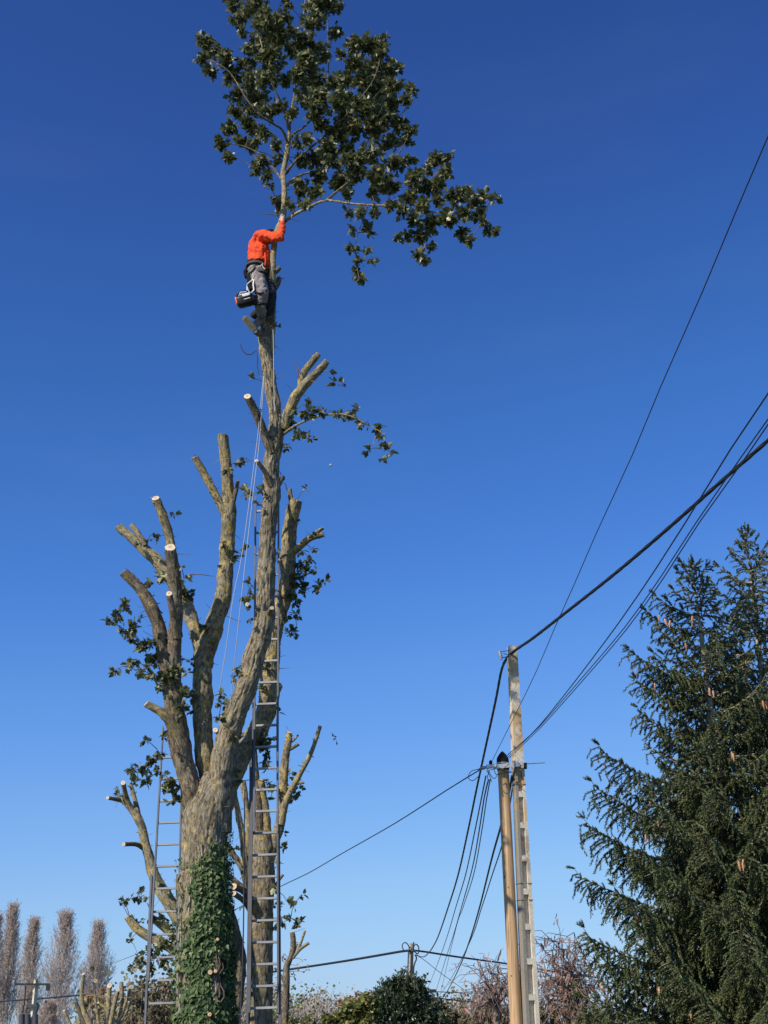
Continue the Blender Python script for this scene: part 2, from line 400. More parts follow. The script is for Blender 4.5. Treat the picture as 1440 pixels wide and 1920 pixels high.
def polewood(name, col):
    m, nt, b = newmat(name); N = nt.nodes; Lk = nt.links
    b.inputs['Roughness'].default_value = .75
    t = N.new('ShaderNodeTexCoord'); mp_ = N.new('ShaderNodeMapping'); mp_.inputs['Scale'].default_value = (50, 50, 1.2)
    n = N.new('ShaderNodeTexNoise'); n.inputs['Scale'].default_value = 1; n.inputs['Detail'].default_value = 5
    Lk.new(t.outputs['Object'], mp_.inputs[0]); Lk.new(mp_.outputs[0], n.inputs[0])
    r = N.new('ShaderNodeValToRGB'); r.color_ramp.elements[0].position = .3; r.color_ramp.elements[1].position = .6
    r.color_ramp.elements[0].color = tuple(c * .45 for c in col) + (1,); r.color_ramp.elements[1].color = col + (1,)
    Lk.new(n.outputs[0], r.inputs[0])
    k = N.new('ShaderNodeTexNoise'); k.inputs['Scale'].default_value = 1.6; k.inputs['Detail'].default_value = 3; Lk.new(t.outputs['Object'], k.inputs[0])
    q = N.new('ShaderNodeMapRange'); q.inputs[1].default_value = .45; q.inputs[2].default_value = .75; q.inputs[4].default_value = .6; Lk.new(k.outputs[0], q.inputs[0])
    x = N.new('ShaderNodeMix'); x.data_type = 'RGBA'; x.inputs[7].default_value = (.34, .22, .12, 1)
    Lk.new(q.outputs[0], x.inputs[0]); Lk.new(r.outputs[0], x.inputs[6]); Lk.new(x.outputs[2], b.inputs['Base Color'])
    return m
M['pole_wood'] = polewood('pole_pine', (.66, .42, .22))
def grass():
    m, nt, b = newmat('grass_ground'); N = nt.nodes; Lk = nt.links
    b.inputs['Roughness'].default_value = .95
    t = N.new('ShaderNodeTexCoord'); n = N.new('ShaderNodeTexNoise'); n.inputs['Scale'].default_value = .35; n.inputs['Detail'].default_value = 12
    Lk.new(t.outputs['Object'], n.inputs[0]); r = N.new('ShaderNodeValToRGB')
    r.color_ramp.elements[0].position = .35; r.color_ramp.elements[1].position = .7
    r.color_ramp.elements[0].color = (.045, .07, .02, 1); r.color_ramp.elements[1].color = (.13, .13, .05, 1)
    Lk.new(n.outputs[0], r.inputs[0]); Lk.new(r.outputs[0], b.inputs['Base Color'])
    return m
M['grass'] = grass()

# ---------------------------------------------------------------- ground
g = G()
nx = 60
xs = np.sign(np.linspace(-1, 1, nx)) * np.abs(np.linspace(-1, 1, nx)) ** 3 * 4000
X, Yg = np.meshgrid(xs, xs)
Z = (vnoise(np.stack([X * .05, Yg * .05, X * 0], -1)) - .5) * .12
Z[np.hypot(X, Yg) > 900] = -.05
v = np.stack([X, Yg, Z], -1).reshape(-1, 3)
i = (np.arange(nx - 1)[:, None] * nx + np.arange(nx - 1)[None, :]).reshape(-1)
g.add(v, np.stack([i, i + 1, i + nx + 1, i + nx], -1))
g.build('ground', M['grass'], None, kind='structure', label='grass ground under the trees reaching the horizon')

# ---------------------------------------------------------------- leaves
def leaf_shape(kind):
    """returns verts (y along the leaf, z up) and fan triangles"""
    if kind == 'maple':
        o = [(0, 0), (.16, .08), (.38, .16), (.30, .34), (.48, .60), (.26, .60), (.20, .80), (0, 1.0),
             (-.20, .80), (-.26, .60), (-.48, .60), (-.30, .34), (-.38, .16), (-.16, .08)]
        c = (0, .38)
    elif kind == 'ivy':
        o = [(0, 0), (.34, -.08), (.5, .22), (.34, .40), (.26, .62), (0, 1.0), (-.26, .62), (-.34, .40), (-.5, .22), (-.34, -.08)]
        c = (0, .35)
    elif kind == 'oval':
        o = [(0, 0), (.2, .25), (.22, .6), (0, 1), (-.22, .6), (-.2, .25)]; c = (0, .45)
    elif kind == 'pod':
        o = [(0, 0), (.09, .2), (.11, .7), (0, 1), (-.11, .7), (-.09, .2)]; c = (.0, .5)
    else:
        o = [(0, 0), (.4, .3), (.35, .8), (0, 1), (-.35, .8), (-.4, .3)]; c = (0, .45)
    vv = [(x, y, abs(x) * .28 - .12 * y * y) for x, y in o] + [(c[0], c[1], -.02)]
    n = len(o)
    return np.array(vv), np.array([[k, (k + 1) % n, n] for k in range(n)])
LS = {k: leaf_shape(k) for k in ('maple', 'ivy', 'oval', 'pod', 'blob')}
def leaf_frames(D, Nn):
    D = D / (np.linalg.norm(D, axis=1)[:, None] + 1e-9)
    Xv = np.cross(D, Nn); Xv /= np.linalg.norm(Xv, axis=1)[:, None] + 1e-9
    return Xv, D, np.cross(Xv, D)
def leaves_add(g, kind, pos, D, Nn, size, m=0):
    pos = np.asarray(pos).reshape(-1, 3)
    if len(pos) == 0: return
    vv, ff = LS[kind]
    Xv, Yv, Zv = leaf_frames(np.asarray(D, float), np.asarray(Nn, float))
    s = np.asarray(size)[:, None, None]
    V = pos[:, None, :] + s * (vv[None, :, 0:1] * Xv[:, None] + vv[None, :, 1:2] * Yv[:, None] + vv[None, :, 2:3] * Zv[:, None])
    k = len(vv); F = (np.arange(len(pos)) * k)[:, None, None] + ff[None]
    g.add(V.reshape(-1, 3), F.reshape(-1, 3), None, m)
def leaf_parts(root, kind, mat, pos, D, Nn, size, name='leaf'):
    gg = G(); gg.add(*LS[kind]); me = gg.mesh(name, [mat], (0, 0, 0), False)
    Xv, Yv, Zv = leaf_frames(np.asarray(D, float), np.asarray(Nn, float))
    w = np.array(wloc(root))
    for q in range(len(pos)):
        o = bpy.data.objects.new(name, me); COL.objects.link(o); o.parent = root
        R = np.eye(4); R[:3, 0] = Xv[q] * size[q]; R[:3, 1] = Yv[q] * size[q]; R[:3, 2] = Zv[q] * size[q]; R[:3, 3] = pos[q] - w
        o.matrix_basis = Matrix(R.tolist())

class Sprays:
    """leafy twigs: each blob (x px, y px, radius px) becomes a little bough of rosettes joined to the nearest wood"""
    def __init__(s, seed): s.r = np.random.default_rng(seed); s.A = []; s.B = []; s.ra = []; s.rb = []; s.pos = []; s.D = []; s.N = []; s.S = []
    def seg(s, a, b, ra, rb): s.A.append(a); s.B.append(b); s.ra.append(ra); s.rb.append(rb)
    def curve(s, a, b, ra, rb, sag=.0, n=3):
        m = [a + (b - a) * t + np.array([0, 0, 1]) * sag * math.sin(math.pi * t) * np.linalg.norm(b - a) + (s.r.normal(size=3) * .03 * np.linalg.norm(b - a) if 0 < t < 1 else 0) for t in np.linspace(0, 1, n + 1)]
        for k in range(n): s.seg(m[k], m[k + 1], ra + (rb - ra) * k / n, ra + (rb - ra) * (k + 1) / n)
        return m
    def blob(s, c, rad, skel, leaf=.085, dens=1.0, up=.35, tr=.006):
        r = s.r
        d = np.linalg.norm(skel - c, axis=1) + np.maximum(0, skel[:, 2] - c[2]) * .5
        a = skel[d.argmin()]
        s.curve(a, c, tr * 1.3, tr * .7, sag=.08)
        npx = rad / mpp(c)
        n = max(1, int(round(npx * npx / 46.0 * dens)))
        for _ in range(n):
            dv = unit(r.normal(size=3)) * rad * (r.random() ** .42) * 1.08
            tip = c + dv * [1, .9, 1]
            s.curve(c + dv * .15, tip, tr * .55, tr * .35, n=2)
            out = unit(dv + np.array([0, 0, up * rad]) + r.normal(size=3) * .3 * rad)
            k = r.integers(5, 9)
            for q in range(k):
                dd = unit(out * r.uniform(.1, .9) + r.normal(size=3) * .75 + np.array([0, 0, -.15]))
                nn = unit(np.array([0, 0, 1.0]) + r.normal(size=3) * .65)
                if abs(np.dot(nn, dd)) > .93: nn = np.array([1.0, 0, .2])
                s.pos.append(tip - unit(dv) * r.uniform(-.02, .06) + dd * r.uniform(0, .03)); s.D.append(dd); s.N.append(nn); s.S.append(leaf * r.uniform(.5, 1.25))
        return c
    def chain(s, items, skel, **kw):
        """nearest lobes first; farther lobes grow on from the ones already placed"""
        skel = np.array(skel); todo = list(items)
        while todo:
            C = np.array([c for c, _ in todo]); d = np.sqrt(((C[:, None] - skel[None]) ** 2).sum(-1)).min(1); k = int(d.argmin())
            c, r_ = todo.pop(k); s.blob(c, r_, skel, **kw); skel = np.concatenate([skel, c[None]])
        return skel
    def finish(s, root, leafmat, twigmat, kind='maple', parts=0, twigname='twigs', label=None):
        g = G(); segs_add(g, s.A, s.B, np.array(s.ra), np.array(s.rb), 4); g.build(twigname, twigmat, root, kind='stuff')
        pos, D, Nn, S = map(np.array, (s.pos, s.D, s.N, s.S))
        if parts:
            order = np.argsort(-(S / np.array([mpp(p) for p in pos])) + (pos[:, 1] - pos[:, 1].mean()) * 2.0)
            a, b = order[:parts], order[parts:]
            leaf_parts(root, kind, leafmat, pos[a], D[a], Nn[a], S[a])
        else: b = np.arange(len(pos))
        if len(b):
            g = G(); leaves_add(g, kind, pos[b], D[b], Nn[b], S[b]); g.build('foliage', leafmat, root, False, kind='stuff')

# ---------------------------------------------------------------- trees made of cut limbs
CUTDIR = np.array([0, -1.0, 0])
def limb(root, pts, name='limb', mat=None, Y=17, cut=None, cutmat='cut', segs=28, bark=.010, step=.035, seed=None, burr=0, skel=None, wob=.13, label=None, fine=1.0):
    """pts: (x px, y px, radius px[, depth m]); cut: None or how far the sawn face is turned towards the camera"""
    pp = [P(q[0], q[1], q[3] if len(q) > 3 else Y) for q in pts]
    rr = [q[2] * mpp(w) * (.90 if q[2] > 3 else 1) for q, w in zip(pts, pp)]
    seed = seed if seed is not None else len(bpy.data.objects)
    g = G()
    cutn = None
    if cut is not None:
        t = unit(pp[-1] - pp[-2]); cutn = unit(t + CUTDIR * cut + np.array([.12, 0, .05]))
    p, r, ring, t = tube(g, pp, rr, segs, step, bark, wob, cap=(cut is None), cutn=cutn, seed=seed, fine=fine)
    if burr:                                        # snags, buds and torn twigs left on the bark
        rg = np.random.default_rng(seed); A, B, ra = [], [], []
        L = np.linalg.norm(np.diff(p, axis=0), axis=1).sum(); n = int(L * burr * 1.7)
        for _ in range(n):
            k = rg.integers(0, len(p)); d = unit(rg.normal(size=3) + np.array([0, -.2, .2]))
            d = unit(d - unit(p[min(k + 1, len(p) - 1)] - p[max(k - 1, 0)]) * .6 * np.dot(d, unit(p[min(k + 1, len(p) - 1)] - p[max(k - 1, 0)])))
            a = p[k] + d * r[k] * .85; ln = rg.choice([.02, .03, .05, .09, .16], p=[.35, .3, .2, .1, .05]); b_ = a + (d + rg.normal(size=3) * .25) * ln
            A.append(a); B.append(b_); ra.append(rg.uniform(.004, .011) if ln < .08 else .004)
        segs_add(g, A, B, np.array(ra), np.array(ra) * .6, 4)
    o = g.build(name, M[mat or 'limb'], root, label=label)
    if cut is not None:
        g = G(); c = ring.mean(0); rg2 = (c + (ring - c) * .93) + cutn * .003; c = c + cutn * .003
        k = np.arange(len(ring)); n = len(ring)
        back = c + (ring - c) * .99 - cutn * .02
        g.add(np.concatenate([rg2, c[None] + cutn * .001, ring - cutn * .001]), np.stack([k, (k + 1) % n, np.full(n, n)], -1))
        vv = np.concatenate([rg2, ring - cutn * .002])
        g.add(vv, np.stack([k + n, (k + 1) % n + n, (k + 1) % n, k], -1), m=1)
        rk = np.random.default_rng(seed + 9); off_ = (ring[0] - c) * .12
        hw = c + off_ + (ring - c) * (.40 + .10 * rk.random((n, 1))) + cutn * .0025
        g.add(np.concatenate([hw, (c + off_)[None] + cutn * .003]), np.stack([k, (k + 1) % n, np.full(n, n)], -1), m=2)
        g.build('cut_face', [M[cutmat], M['cut_old'], M['heartwood']], o, smooth=False)
    if skel is not None: skel.extend(list(p[::3]))
    return o

# ===== main tree
TB = P(380, 2209, 17.0); TB[2] = 0
main = empty('pollarded_tree', tuple(TB), 'tallest tree, its climber halfway up, lopped limbs below and one leafy crown left on top', 'tree', 'lopped trees')
SK = []
limb(main, [(374, 2216, 96), (377, 2170, 72), (379, 2060, 57), (380, 1920, 52), (381, 1800, 49), (382, 1700, 47), (383, 1610, 45.5), (384, 1560, 45.5), (386, 1520, 45), (397, 1485, 34), (404, 1450, 20)],
     'trunk', 'bark', 17.0, segs=150, bark=.022, step=.03, seed=3, burr=5, wob=.05, skel=SK, fine=.8)
# left limb and its stubs
limb(main, [(374, 1560, 27), (361, 1495, 23, 16.95), (350, 1450, 21.5, 16.95), (339, 1400, 21.5, 16.9), (329, 1340, 21.5, 16.85), (323, 1285, 19, 16.8), (325, 1235, 15, 16.75), (328, 1190, 13.5, 16.7), (330, 1150, 13, 16.6), (327, 1080, 12, 16.5), (319, 1026, 10, 16.38)],
     cut=1.0, mat='limb_brown', burr=14, seed=11, segs=64, bark=.015, skel=SK)
limb(main, [(326, 1100, 10, 16.95), (320, 1020, 9, 16.95), (308, 975, 9, 16.9), (292, 934, 8, 16.8)], cut=.8, burr=14, seed=12, segs=32, skel=SK)
limb(main, [(326, 1320, 14, 16.8), (314, 1265, 15, 16.78), (304, 1215, 14.5, 16.75), (295, 1165, 13.5, 16.7), (271, 1115, 12, 16.65), (249, 1089, 10.5, 16.62), (232, 1073, 9.5, 16.6)], mat='limb_brown', cut=0.1, cutmat='cut_old', burr=14, seed=13, segs=40, skel=SK)
limb(main, [(334, 1195, 9, 16.6), (330, 1170, 9, 16.5), (324, 1145, 8, 16.4), (317, 1113, 6, 16.3)], 'stub', mat='limb_brown', cut=1.2, seed=14, segs=24, bark=.006)
limb(main, [(345, 1420, 12, 16.9), (334, 1375, 12, 16.8), (305, 1338, 9, 16.7), (274, 1319, 6.5, 16.65)], 'stub', cut=0.2, cutmat='cut_old', seed=15, segs=24)
# centre limb
limb(main, [(402, 1540, 14, 17.2), (393, 1475, 15, 17.15), (386, 1435, 18.5, 17.1), (383, 1395, 20, 17.1), (380, 1340, 20, 17.1), (380, 1275, 19.5, 17.1), (384, 1225, 20, 17.1), (399, 1180, 19, 17.1), (415, 1130, 17, 17.1), (423, 1070, 15, 17.1), (427, 1000, 14.5, 17.1), (429, 945, 13.5, 17.1), (424, 875, 10.5, 17.05), (417, 816, 9.5, 17.0)],
     cut=0, cutmat='cut_old', mat='limb', burr=14, seed=16, segs=60, bark=.014, skel=SK)
limb(main, [(384, 1240, 14, 17.15), (366, 1185, 13, 17.2), (346, 1125, 14, 17.3), (312, 1072, 14, 17.3), (283, 1040, 12, 17.3), (222, 987, 8, 17.3)], mat='limb_pale', cut=0.1, cutmat='cut_old', burr=16, seed=17, segs=40, skel=SK)
limb(main, [(272, 1022, 7, 17.25), (258, 1000, 6, 17.2), (247, 984, 5, 17.2)], 'stub', mat='limb_pale', cut=0.1, cutmat='cut_old', seed=18, segs=20)
limb(main, [(426, 975, 10, 17.1), (410, 940, 8.5, 17.05), (387, 896, 7.5, 17.0), (365, 857, 6.5, 16.95)], cut=.35, burr=18, seed=19, segs=28, bark=.007, skel=SK)
limb(main, [(432, 965, 6, 17.05), (440, 930, 4.5, 17.0), (446, 902, 3, 17.0)], 'stub', mat='limb_brown', cut=0, seed=20, segs=16, bark=.004)
# tall right limb that carries the climber
limb(main, [(402, 1560, 35), (410, 1475, 27, 16.95), (422, 1400, 23.5, 16.9), (441, 1342, 23.5, 16.85), (463, 1285, 21, 16.8), (479, 1225, 19.5, 16.8), (495, 1160, 19.5, 16.8), (499, 1090, 17.5, 16.8), (502, 1010, 16.5, 16.8), (509, 930, 17, 16.8), (509, 870, 15.5, 16.8), (517, 815, 15.5, 16.8), (516, 770, 12.5, 16.8), (508, 728, 12, 16.8), (500, 680, 11.5, 16.8), (496, 640, 11.5, 16.8), (497, 602, 9, 16.8)],
     cut=.5, mat='bark', burr=14, seed=21, segs=80, bark=.017, skel=SK)
limb(main, [(504, 720, 8, 16.85), (507, 670, 7.5, 16.9), (509, 620, 7.5, 16.9), (511, 575, 7.2, 16.86), (512, 540, 6.6, 16.72), (512, 505, 6.2, 16.62), (513, 470, 6.2, 16.60), (519, 436, 6, 16.64), (531, 405, 5.5, 16.74), (533, 360, 5.5, 16.86), (531, 325, 5.5, 17), (536, 298, 5, 17), (541, 268, 5, 17)],
     mat='limb_pale', burr=9, seed=23, segs=28, bark=.004, skel=SK, label='slender lichen-covered stem the climber holds')
limb(main, [(513, 512, 5, 16.64), (520, 507, 5, 16.62), (525, 501, 4, 16.6)], 'stub', 'limb_brown', cut=0, seed=24, segs=14, bark=.002)
limb(main, [(513, 545, 5, 16.76), (520, 533, 6, 16.77), (524, 521, 5, 16.78)], 'stub', 'limb_brown', cut=0, seed=25, segs=14, bark=.002)
limb(main, [(528, 806, 11, 16.8), (541, 775, 10.5, 16.8), (556, 742, 10, 16.75), (576, 717, 9, 16.7), (595, 698, 7.5, 16.65), (613, 677, 6.5, 16.6)], cut=.1, cutmat='cut', burr=18, seed=26, segs=32, bark=.009, skel=SK)
limb(main, [(562, 735, 7, 16.8), (567, 705, 7.5, 16.85), (580, 685, 7, 16.85), (597, 664, 6, 16.85)], cut=.1, cutmat='cut_old', burr=20, seed=27, segs=24, bark=.007, skel=SK)
limb(main, [(511, 850, 10, 16.75), (495, 812, 8.5, 16.65), (480, 775, 8, 16.5), (464, 743, 7.5, 16.35)], cut=1.2, mat='limb_brown', burr=14, seed=28, segs=28, bark=.008, skel=SK)
limb(main, [(508, 912, 7, 16.7), (497, 885, 5.5, 16.6), (481, 864, 4.5, 16.5)], 'stub', 'limb_brown', cut=1.0, seed=29, segs=20, bark=.005)
limb(main, [(520, 912, 6, 16.8), (531, 893, 4.5, 16.8)], 'stub', 'limb_brown', cut=0, cutmat='cut_old', seed=30, segs=16, bark=.003)
limb(main, [(505, 1150, 7, 16.7), (510, 1140, 4, 16.45)], 'stub', 'bark', cut=2.5, seed=31, segs=16, bark=.001)
limb(main, [(430, 1355, 7, 16.85), (416, 1345, 5, 16.75)], 'stub', 'bark', cut=1.8, seed=131, segs=16, bark=.001)
limb(main, [(418, 1380, 7, 16.9), (404, 1369, 5, 16.8)], 'stub', 'bark', cut=1.8, seed=132, segs=16, bark=.001)
# rear limb, behind the ladder
limb(main, [(405, 1545, 26, 17.3), (424, 1475, 25, 17.6), (455, 1412, 22, 17.95), (486, 1362, 21, 18.1), (503, 1318, 19.5, 18.1), (506, 1265, 18, 18.1), (513, 1200, 15.5, 18.1), (527, 1140, 15, 18.1), (538, 1090, 15.5, 18.1), (540, 1040, 15.5, 18.1), (543, 1000, 14.5, 18.1), (549, 960, 14.5, 18.05), (556, 938, 12, 18.0)],
     mat='limb', burr=14, seed=32, segs=56, bark=.013, skel=SK, cut=0, cutmat='cut_old')
limb(main, [(549, 950, 7, 18.02), (545, 930, 5, 18.02), (544, 917, 3.5, 18.02)], 'stub', 'limb', cut=0, cutmat='cut_old', seed=33, segs=16)
limb(main, [(537, 1045, 9, 18.1), (556, 1030, 7.5, 18.0), (580, 1010, 6.5, 17.9), (606, 1002, 5.5, 17.85)], mat='limb', cut=.1, cutmat='cut_old', burr=20, seed=34, segs=24, bark=.006, skel=SK)
limb(main, [(583, 1010, 4.5, 17.9), (594, 998, 4, 17.85), (606, 990, 3, 17.85)], 'stub', 'limb', cut=.1, seed=35, segs=14, bark=.003)
limb(main, [(512, 1295, 13, 18.1), (521, 1288, 10, 18.12), (527, 1284, 5, 18.13)], 'burl', 'limb', seed=36, segs=20, bark=.008)

# boughs inside the crown
sp = Sprays(101)
def bough(pts, Y=17, mat='limb_pale', seed=50, nm='limb'):
    pts = [(q[0], q[1], q[2] * (.95 if k == 0 else .62)) + tuple(q[3:]) for k, q in enumerate(pts)]
    limb(main, pts, nm, mat, Y, segs=12, bark=.002, step=.06, seed=seed, burr=6, skel=SK, wob=.05)
bough([(541, 268, 4.5), (543, 240, 4, 17), (548, 200, 3.5, 17.1), (556, 150, 3, 17.1), (560, 100, 2.6, 17.2), (566, 50, 2, 17.2), (572, 5, 1.5, 17.3), (575, -30, 1, 17.3)], seed=51)
bough([(540, 272, 4), (530, 245, 3.4, 16.8), (512, 232, 3, 16.6), (485, 215, 2.4, 16.4), (462, 185, 2, 16.3), (430, 135, 1.6, 16.3), (398, 115, 1.1, 16.3)], seed=52, mat='limb_brown')
bough([(540, 266, 4), (552, 250, 3.5, 17.2), (572, 236, 3, 17.4), (600, 200, 2.5, 17.6), (615, 140, 2, 17.7), (615, 70, 1.6, 17.8), (612, 0, 1.1, 17.9)], seed=53, mat='limb_brown')
bough([(543, 250, 3), (530, 200, 2.8, 16.8), (508, 150, 2.3, 16.6), (492, 90, 1.8, 16.5), (478, 30, 1.2, 16.5)], seed=54)
bough([(536, 325, 4), (556, 300, 3, 16.8), (600, 262, 2.8, 16.6), (650, 215, 2.4, 16.4), (700, 150, 1.8, 16.2), (715, 95, 1.2, 16.1)], seed=55, mat='limb_brown')
bough([(533, 345, 3.5), (515, 318, 2.5, 17.1), (490, 290, 2, 17.2), (450, 272, 1.5, 17.3), (420, 270, 1, 17.3)], seed=56, mat='limb_brown')
bough([(533, 352, 3.5), (560, 330, 2.7, 17.3), (610, 315, 2.6, 17.5), (660, 290, 2.2, 17.6), (720, 240, 1.7, 17.7), (768, 200, 1.2, 17.7)], seed=57)
bough([(528, 420, 5, 16.9), (548, 405, 4.5, 16.7), (580, 388, 4, 16.5), (612, 376, 3.5, 16.3), (660, 382, 3, 16.1), (720, 386, 2.7, 16.0), (780, 393, 2.3, 15.9), (840, 400, 1.8, 15.8), (890, 398, 1.3, 15.8), (925, 425, .8, 15.8)], seed=58)
bough([(612, 376, 3, 16.3), (650, 345, 2.6, 16.4), (700, 318, 2.2, 16.5), (745, 290, 1.7, 16.5), (765, 255, 1, 16.5)], seed=59, mat='limb_brown')
bough([(715, 386, 2, 16), (775, 360, 1.8, 16.2), (820, 325, 1.4, 16.3), (842, 298, .9, 16.3)], seed=60)
bough([(690, 384, 1.5, 16), (682, 410, 1.2, 15.9), (668, 450, 1, 15.9), (668, 490, .8, 15.9), (674, 525, .5, 15.9)], seed=61)
bough([(770, 392, 1.8, 15.95), (785, 425, 1.4, 15.9), (795, 455, 1, 15.9), (797, 482, .6, 15.9)], seed=62)
bough([(840, 372, 1.5, 15.8), (870, 366, 1.2, 15.8), (905, 372, .8, 15.8)], seed=63)
limb(main, [(530, 815, 3, 16.8), (560, 795, 2.2, 16.6), (600, 780, 1.7, 16.5), (650, 778, 1.3, 16.4), (690, 797, 1, 16.4), (718, 812, .7, 16.4)], 'limb', 'limb_pale', segs=8, bark=0, step=.06, seed=64, skel=SK)
limb(main, [(716, 805, .8, 16.4), (700, 830, .7, 16.4), (720, 845, .5, 16.4)], 'limb', 'limb_pale', segs=6, bark=0, step=.06, seed=65, skel=SK)
skel = np.array(SK)
CR = [(385,75,14),(378,112,12),(397,135,12),(400,95,15),(425,108,16),(437,143,16),(445,178,16),(440,208,12),(437,8,14),(450,33,16),(455,58,10),(480,12,24),(500,42,24),(495,80,24),(525,62,20),(510,112,24),(470,150,18),(480,190,22),(500,150,20),(535,28,12),(540,8,10),
(600,12,28),(585,42,22),(575,80,20),(575,120,22),(590,150,24),(600,95,18),(630,12,12),(628,58,13),(558,100,12),(560,140,14),
(665,88,16),(690,83,18),(716,75,10),(714,98,18),(700,130,24),(738,130,15),(665,120,16),(650,150,20),(700,165,26),(735,158,18),(772,170,10),(762,187,11),(730,195,20),(680,200,24),(640,190,20),(600,190,22),(566,180,14),
(766,246,14),(750,230,16),(760,262,9),(735,265,14),(700,240,22),(660,240,20),(630,250,20),(600,235,14),(592,214,14),(720,220,16),
(430,240,14),(413,270,13),(430,291,11),(450,265,12),(475,275,13),(490,300,14),(500,330,12),(480,318,8),(470,240,12),(495,250,12),(500,210,16),(525,200,12),
(565,300,12),(590,298,18),(620,300,18),(600,330,16),(565,345,12),(590,362,12),(572,382,9),(545,382,8),(520,386,10),(516,372,6),(640,338,20),(670,318,20),(690,290,18),(710,330,20),(740,310,16),(730,350,16),(700,360,12),(650,366,8),(650,280,16),(560,360,8),
(765,300,10),(780,330,14),(800,312,8),(820,302,13),(842,296,9),(835,325,12),(800,350,15),(770,368,13),(790,388,13),(820,378,10),(850,368,14),(870,358,12),(882,378,11),(908,368,11),(925,372,7),(900,400,10),(870,400,12),(840,408,15),(810,418,15),(780,412,10),(868,438,12),(880,452,7),(915,430,7),(930,435,7),(905,415,6),(790,440,12),(765,440,8),(750,445,5),(785,477,9),(808,466,6),(797,487,6),
(655,398,7),(675,400,9),(700,400,8),(660,430,5),(690,425,7),(695,440,5),(660,465,7),(688,468,5),(670,490,7),(665,513,6),(676,526,6),(698,490,4)]
CR += [(545,215,10),(555,268,8),(522,300,8),(507,350,6),(532,150,12),(545,90,12),(582,192,14),(625,160,16),(470,207,12),(462,228,10),(518,272,9),(648,215,16),(575,262,10),(680,150,18),(640,100,8),(720,270,12),(545,60,12),(470,90,14),(455,120,10),(470,120,10),(700,205,16),(655,300,14),(612,275,14),(775,345,12),(820,350,12),(755,395,10),(735,385,8)]
CB = []
for x, y, r in CR:
    # the crown is as deep as it is wide
    side = (x - 560) / 200.0
    Yc = 16.95 - .55 * side + sp.r.normal() * .42
    if x > 640 and y > 280: Yc = 16.1 + sp.r.normal() * .25 - (x - 640) / 290 * .3
    if y > 395 and x < 720: Yc = 15.9 + sp.r.normal() * .08
    c = P(x, y, Yc)
    CB.append((c, r * mpp(c)))
skel = sp.chain(CB, skel, leaf=.088, dens=4.6)
LOW = [(215,1160,9),(208,1168,6),(235,1135,9),(230,1180,8),(245,1178,10),(240,1195,9),(258,1205,6),(270,1213,13),(290,1236,15),(250,1240,8),(215,1258,7),(238,1250,6),(265,1262,8),(300,1285,8),(278,1250,8),(285,1210,8),(262,1160,5),
(545,792,12),(577,758,9),(583,780,14),(600,772,9),(557,815,10),(577,822,8),(535,838,6),(550,770,6),(632,775,6),(655,780,10),(668,770,6),(680,795,9),(712,803,8),(716,818,7),(690,843,7),(720,840,8),(735,850,5),(717,860,5),(628,715,6),(624,700,3),(638,720,4),(472,709,4),(575,915,4),(448,868,7),(460,865,5),(425,880,6),(462,932,7),(465,920,4),(490,922,6),(483,945,4),(460,1025,5),(440,1050,6),(455,1040,4),(512,610,4),(520,612,4),
(560,1058,11),(580,1050,8),(598,1098,8),(612,1088,5),(565,1095,11),(553,1125,10),(537,1158,8),(545,1188,7),(556,1178,4),(572,1070,8),(585,1030,4),(463,1130,6),(472,1115,5),(470,1100,5),(540,1110,9),(464,1095,4),
(325,965,6),(290,1008,7),(278,1015,5),(300,1082,9),(282,1092,8),(352,1112,6),(345,1085,5),(340,1062,4),(357,1120,5),(350,1260,5),(342,1238,4),(360,1305,6),(350,1300,5),(420,1070,5),(418,1020,3),(432,1030,4),
(252,1445,8),(268,1440,8),(283,1425,9),(298,1448,8),(318,1462,7),(330,1492,9),(320,1508,4),(275,1462,8),(253,1468,6),(300,1415,6),(312,1480,6),(275,1387,4),(305,1380,4),
(446,1258,6),(440,1270,4),(415,1320,6),(410,1345,6),(418,1305,4),(440,1385,5),(450,1375,4),(470,1160,4),
(494,1392,10),(500,1412,9),(503,1430,7),(500,1468,6),(488,1290,7),(497,1250,6),(507,1385,6),(440,1445,3),(520,1335,4),
(345,1112,7),(300,1080,7),(262,1020,4),(300,1195,9),(325,1255,10),(310,1265,12),(290,1265,9),(320,1310,8),(335,1300,8),(345,1325,6),(225,1150,7),(560,1080,10),(570,1110,8),(555,1150,7),(548,1185,7),(590,1070,7),(530,1100,8),(440,1035,6),(460,1125,7),(495,1400,10),(500,1440,8),(490,1375,7),(320,1470,9),(335,1480,7)]
rs = np.random.default_rng(31)
for _ in range(46):
    q = SK[rs.integers(len(SK))]; x, y = project_(q)
    if 860 < y < 1500: LOW.append((x + rs.choice([-1, 1]) * rs.uniform(10, 26), y + rs.uniform(-12, 12), rs.uniform(3, 6.5)))
LB_ = []
for x, y, r in LOW:
    c0 = P(x, y, 17.0)
    # depth from the wood it grows on
    px = np.array([[0.0, 0.0]])
    dd = np.linalg.norm(np.cross(skel - EYE, (c0 - EYE) / np.linalg.norm(c0 - EYE)), axis=1)
    near = skel[dd.argmin()]
    Yc = near[1] - .12 + sp.r.normal() * .10
    c = P(x, y, Yc)
    LB_.append((c, r * mpp(c)))
skel = sp.chain(LB_, skel, leaf=.084, dens=2.2, tr=.005)
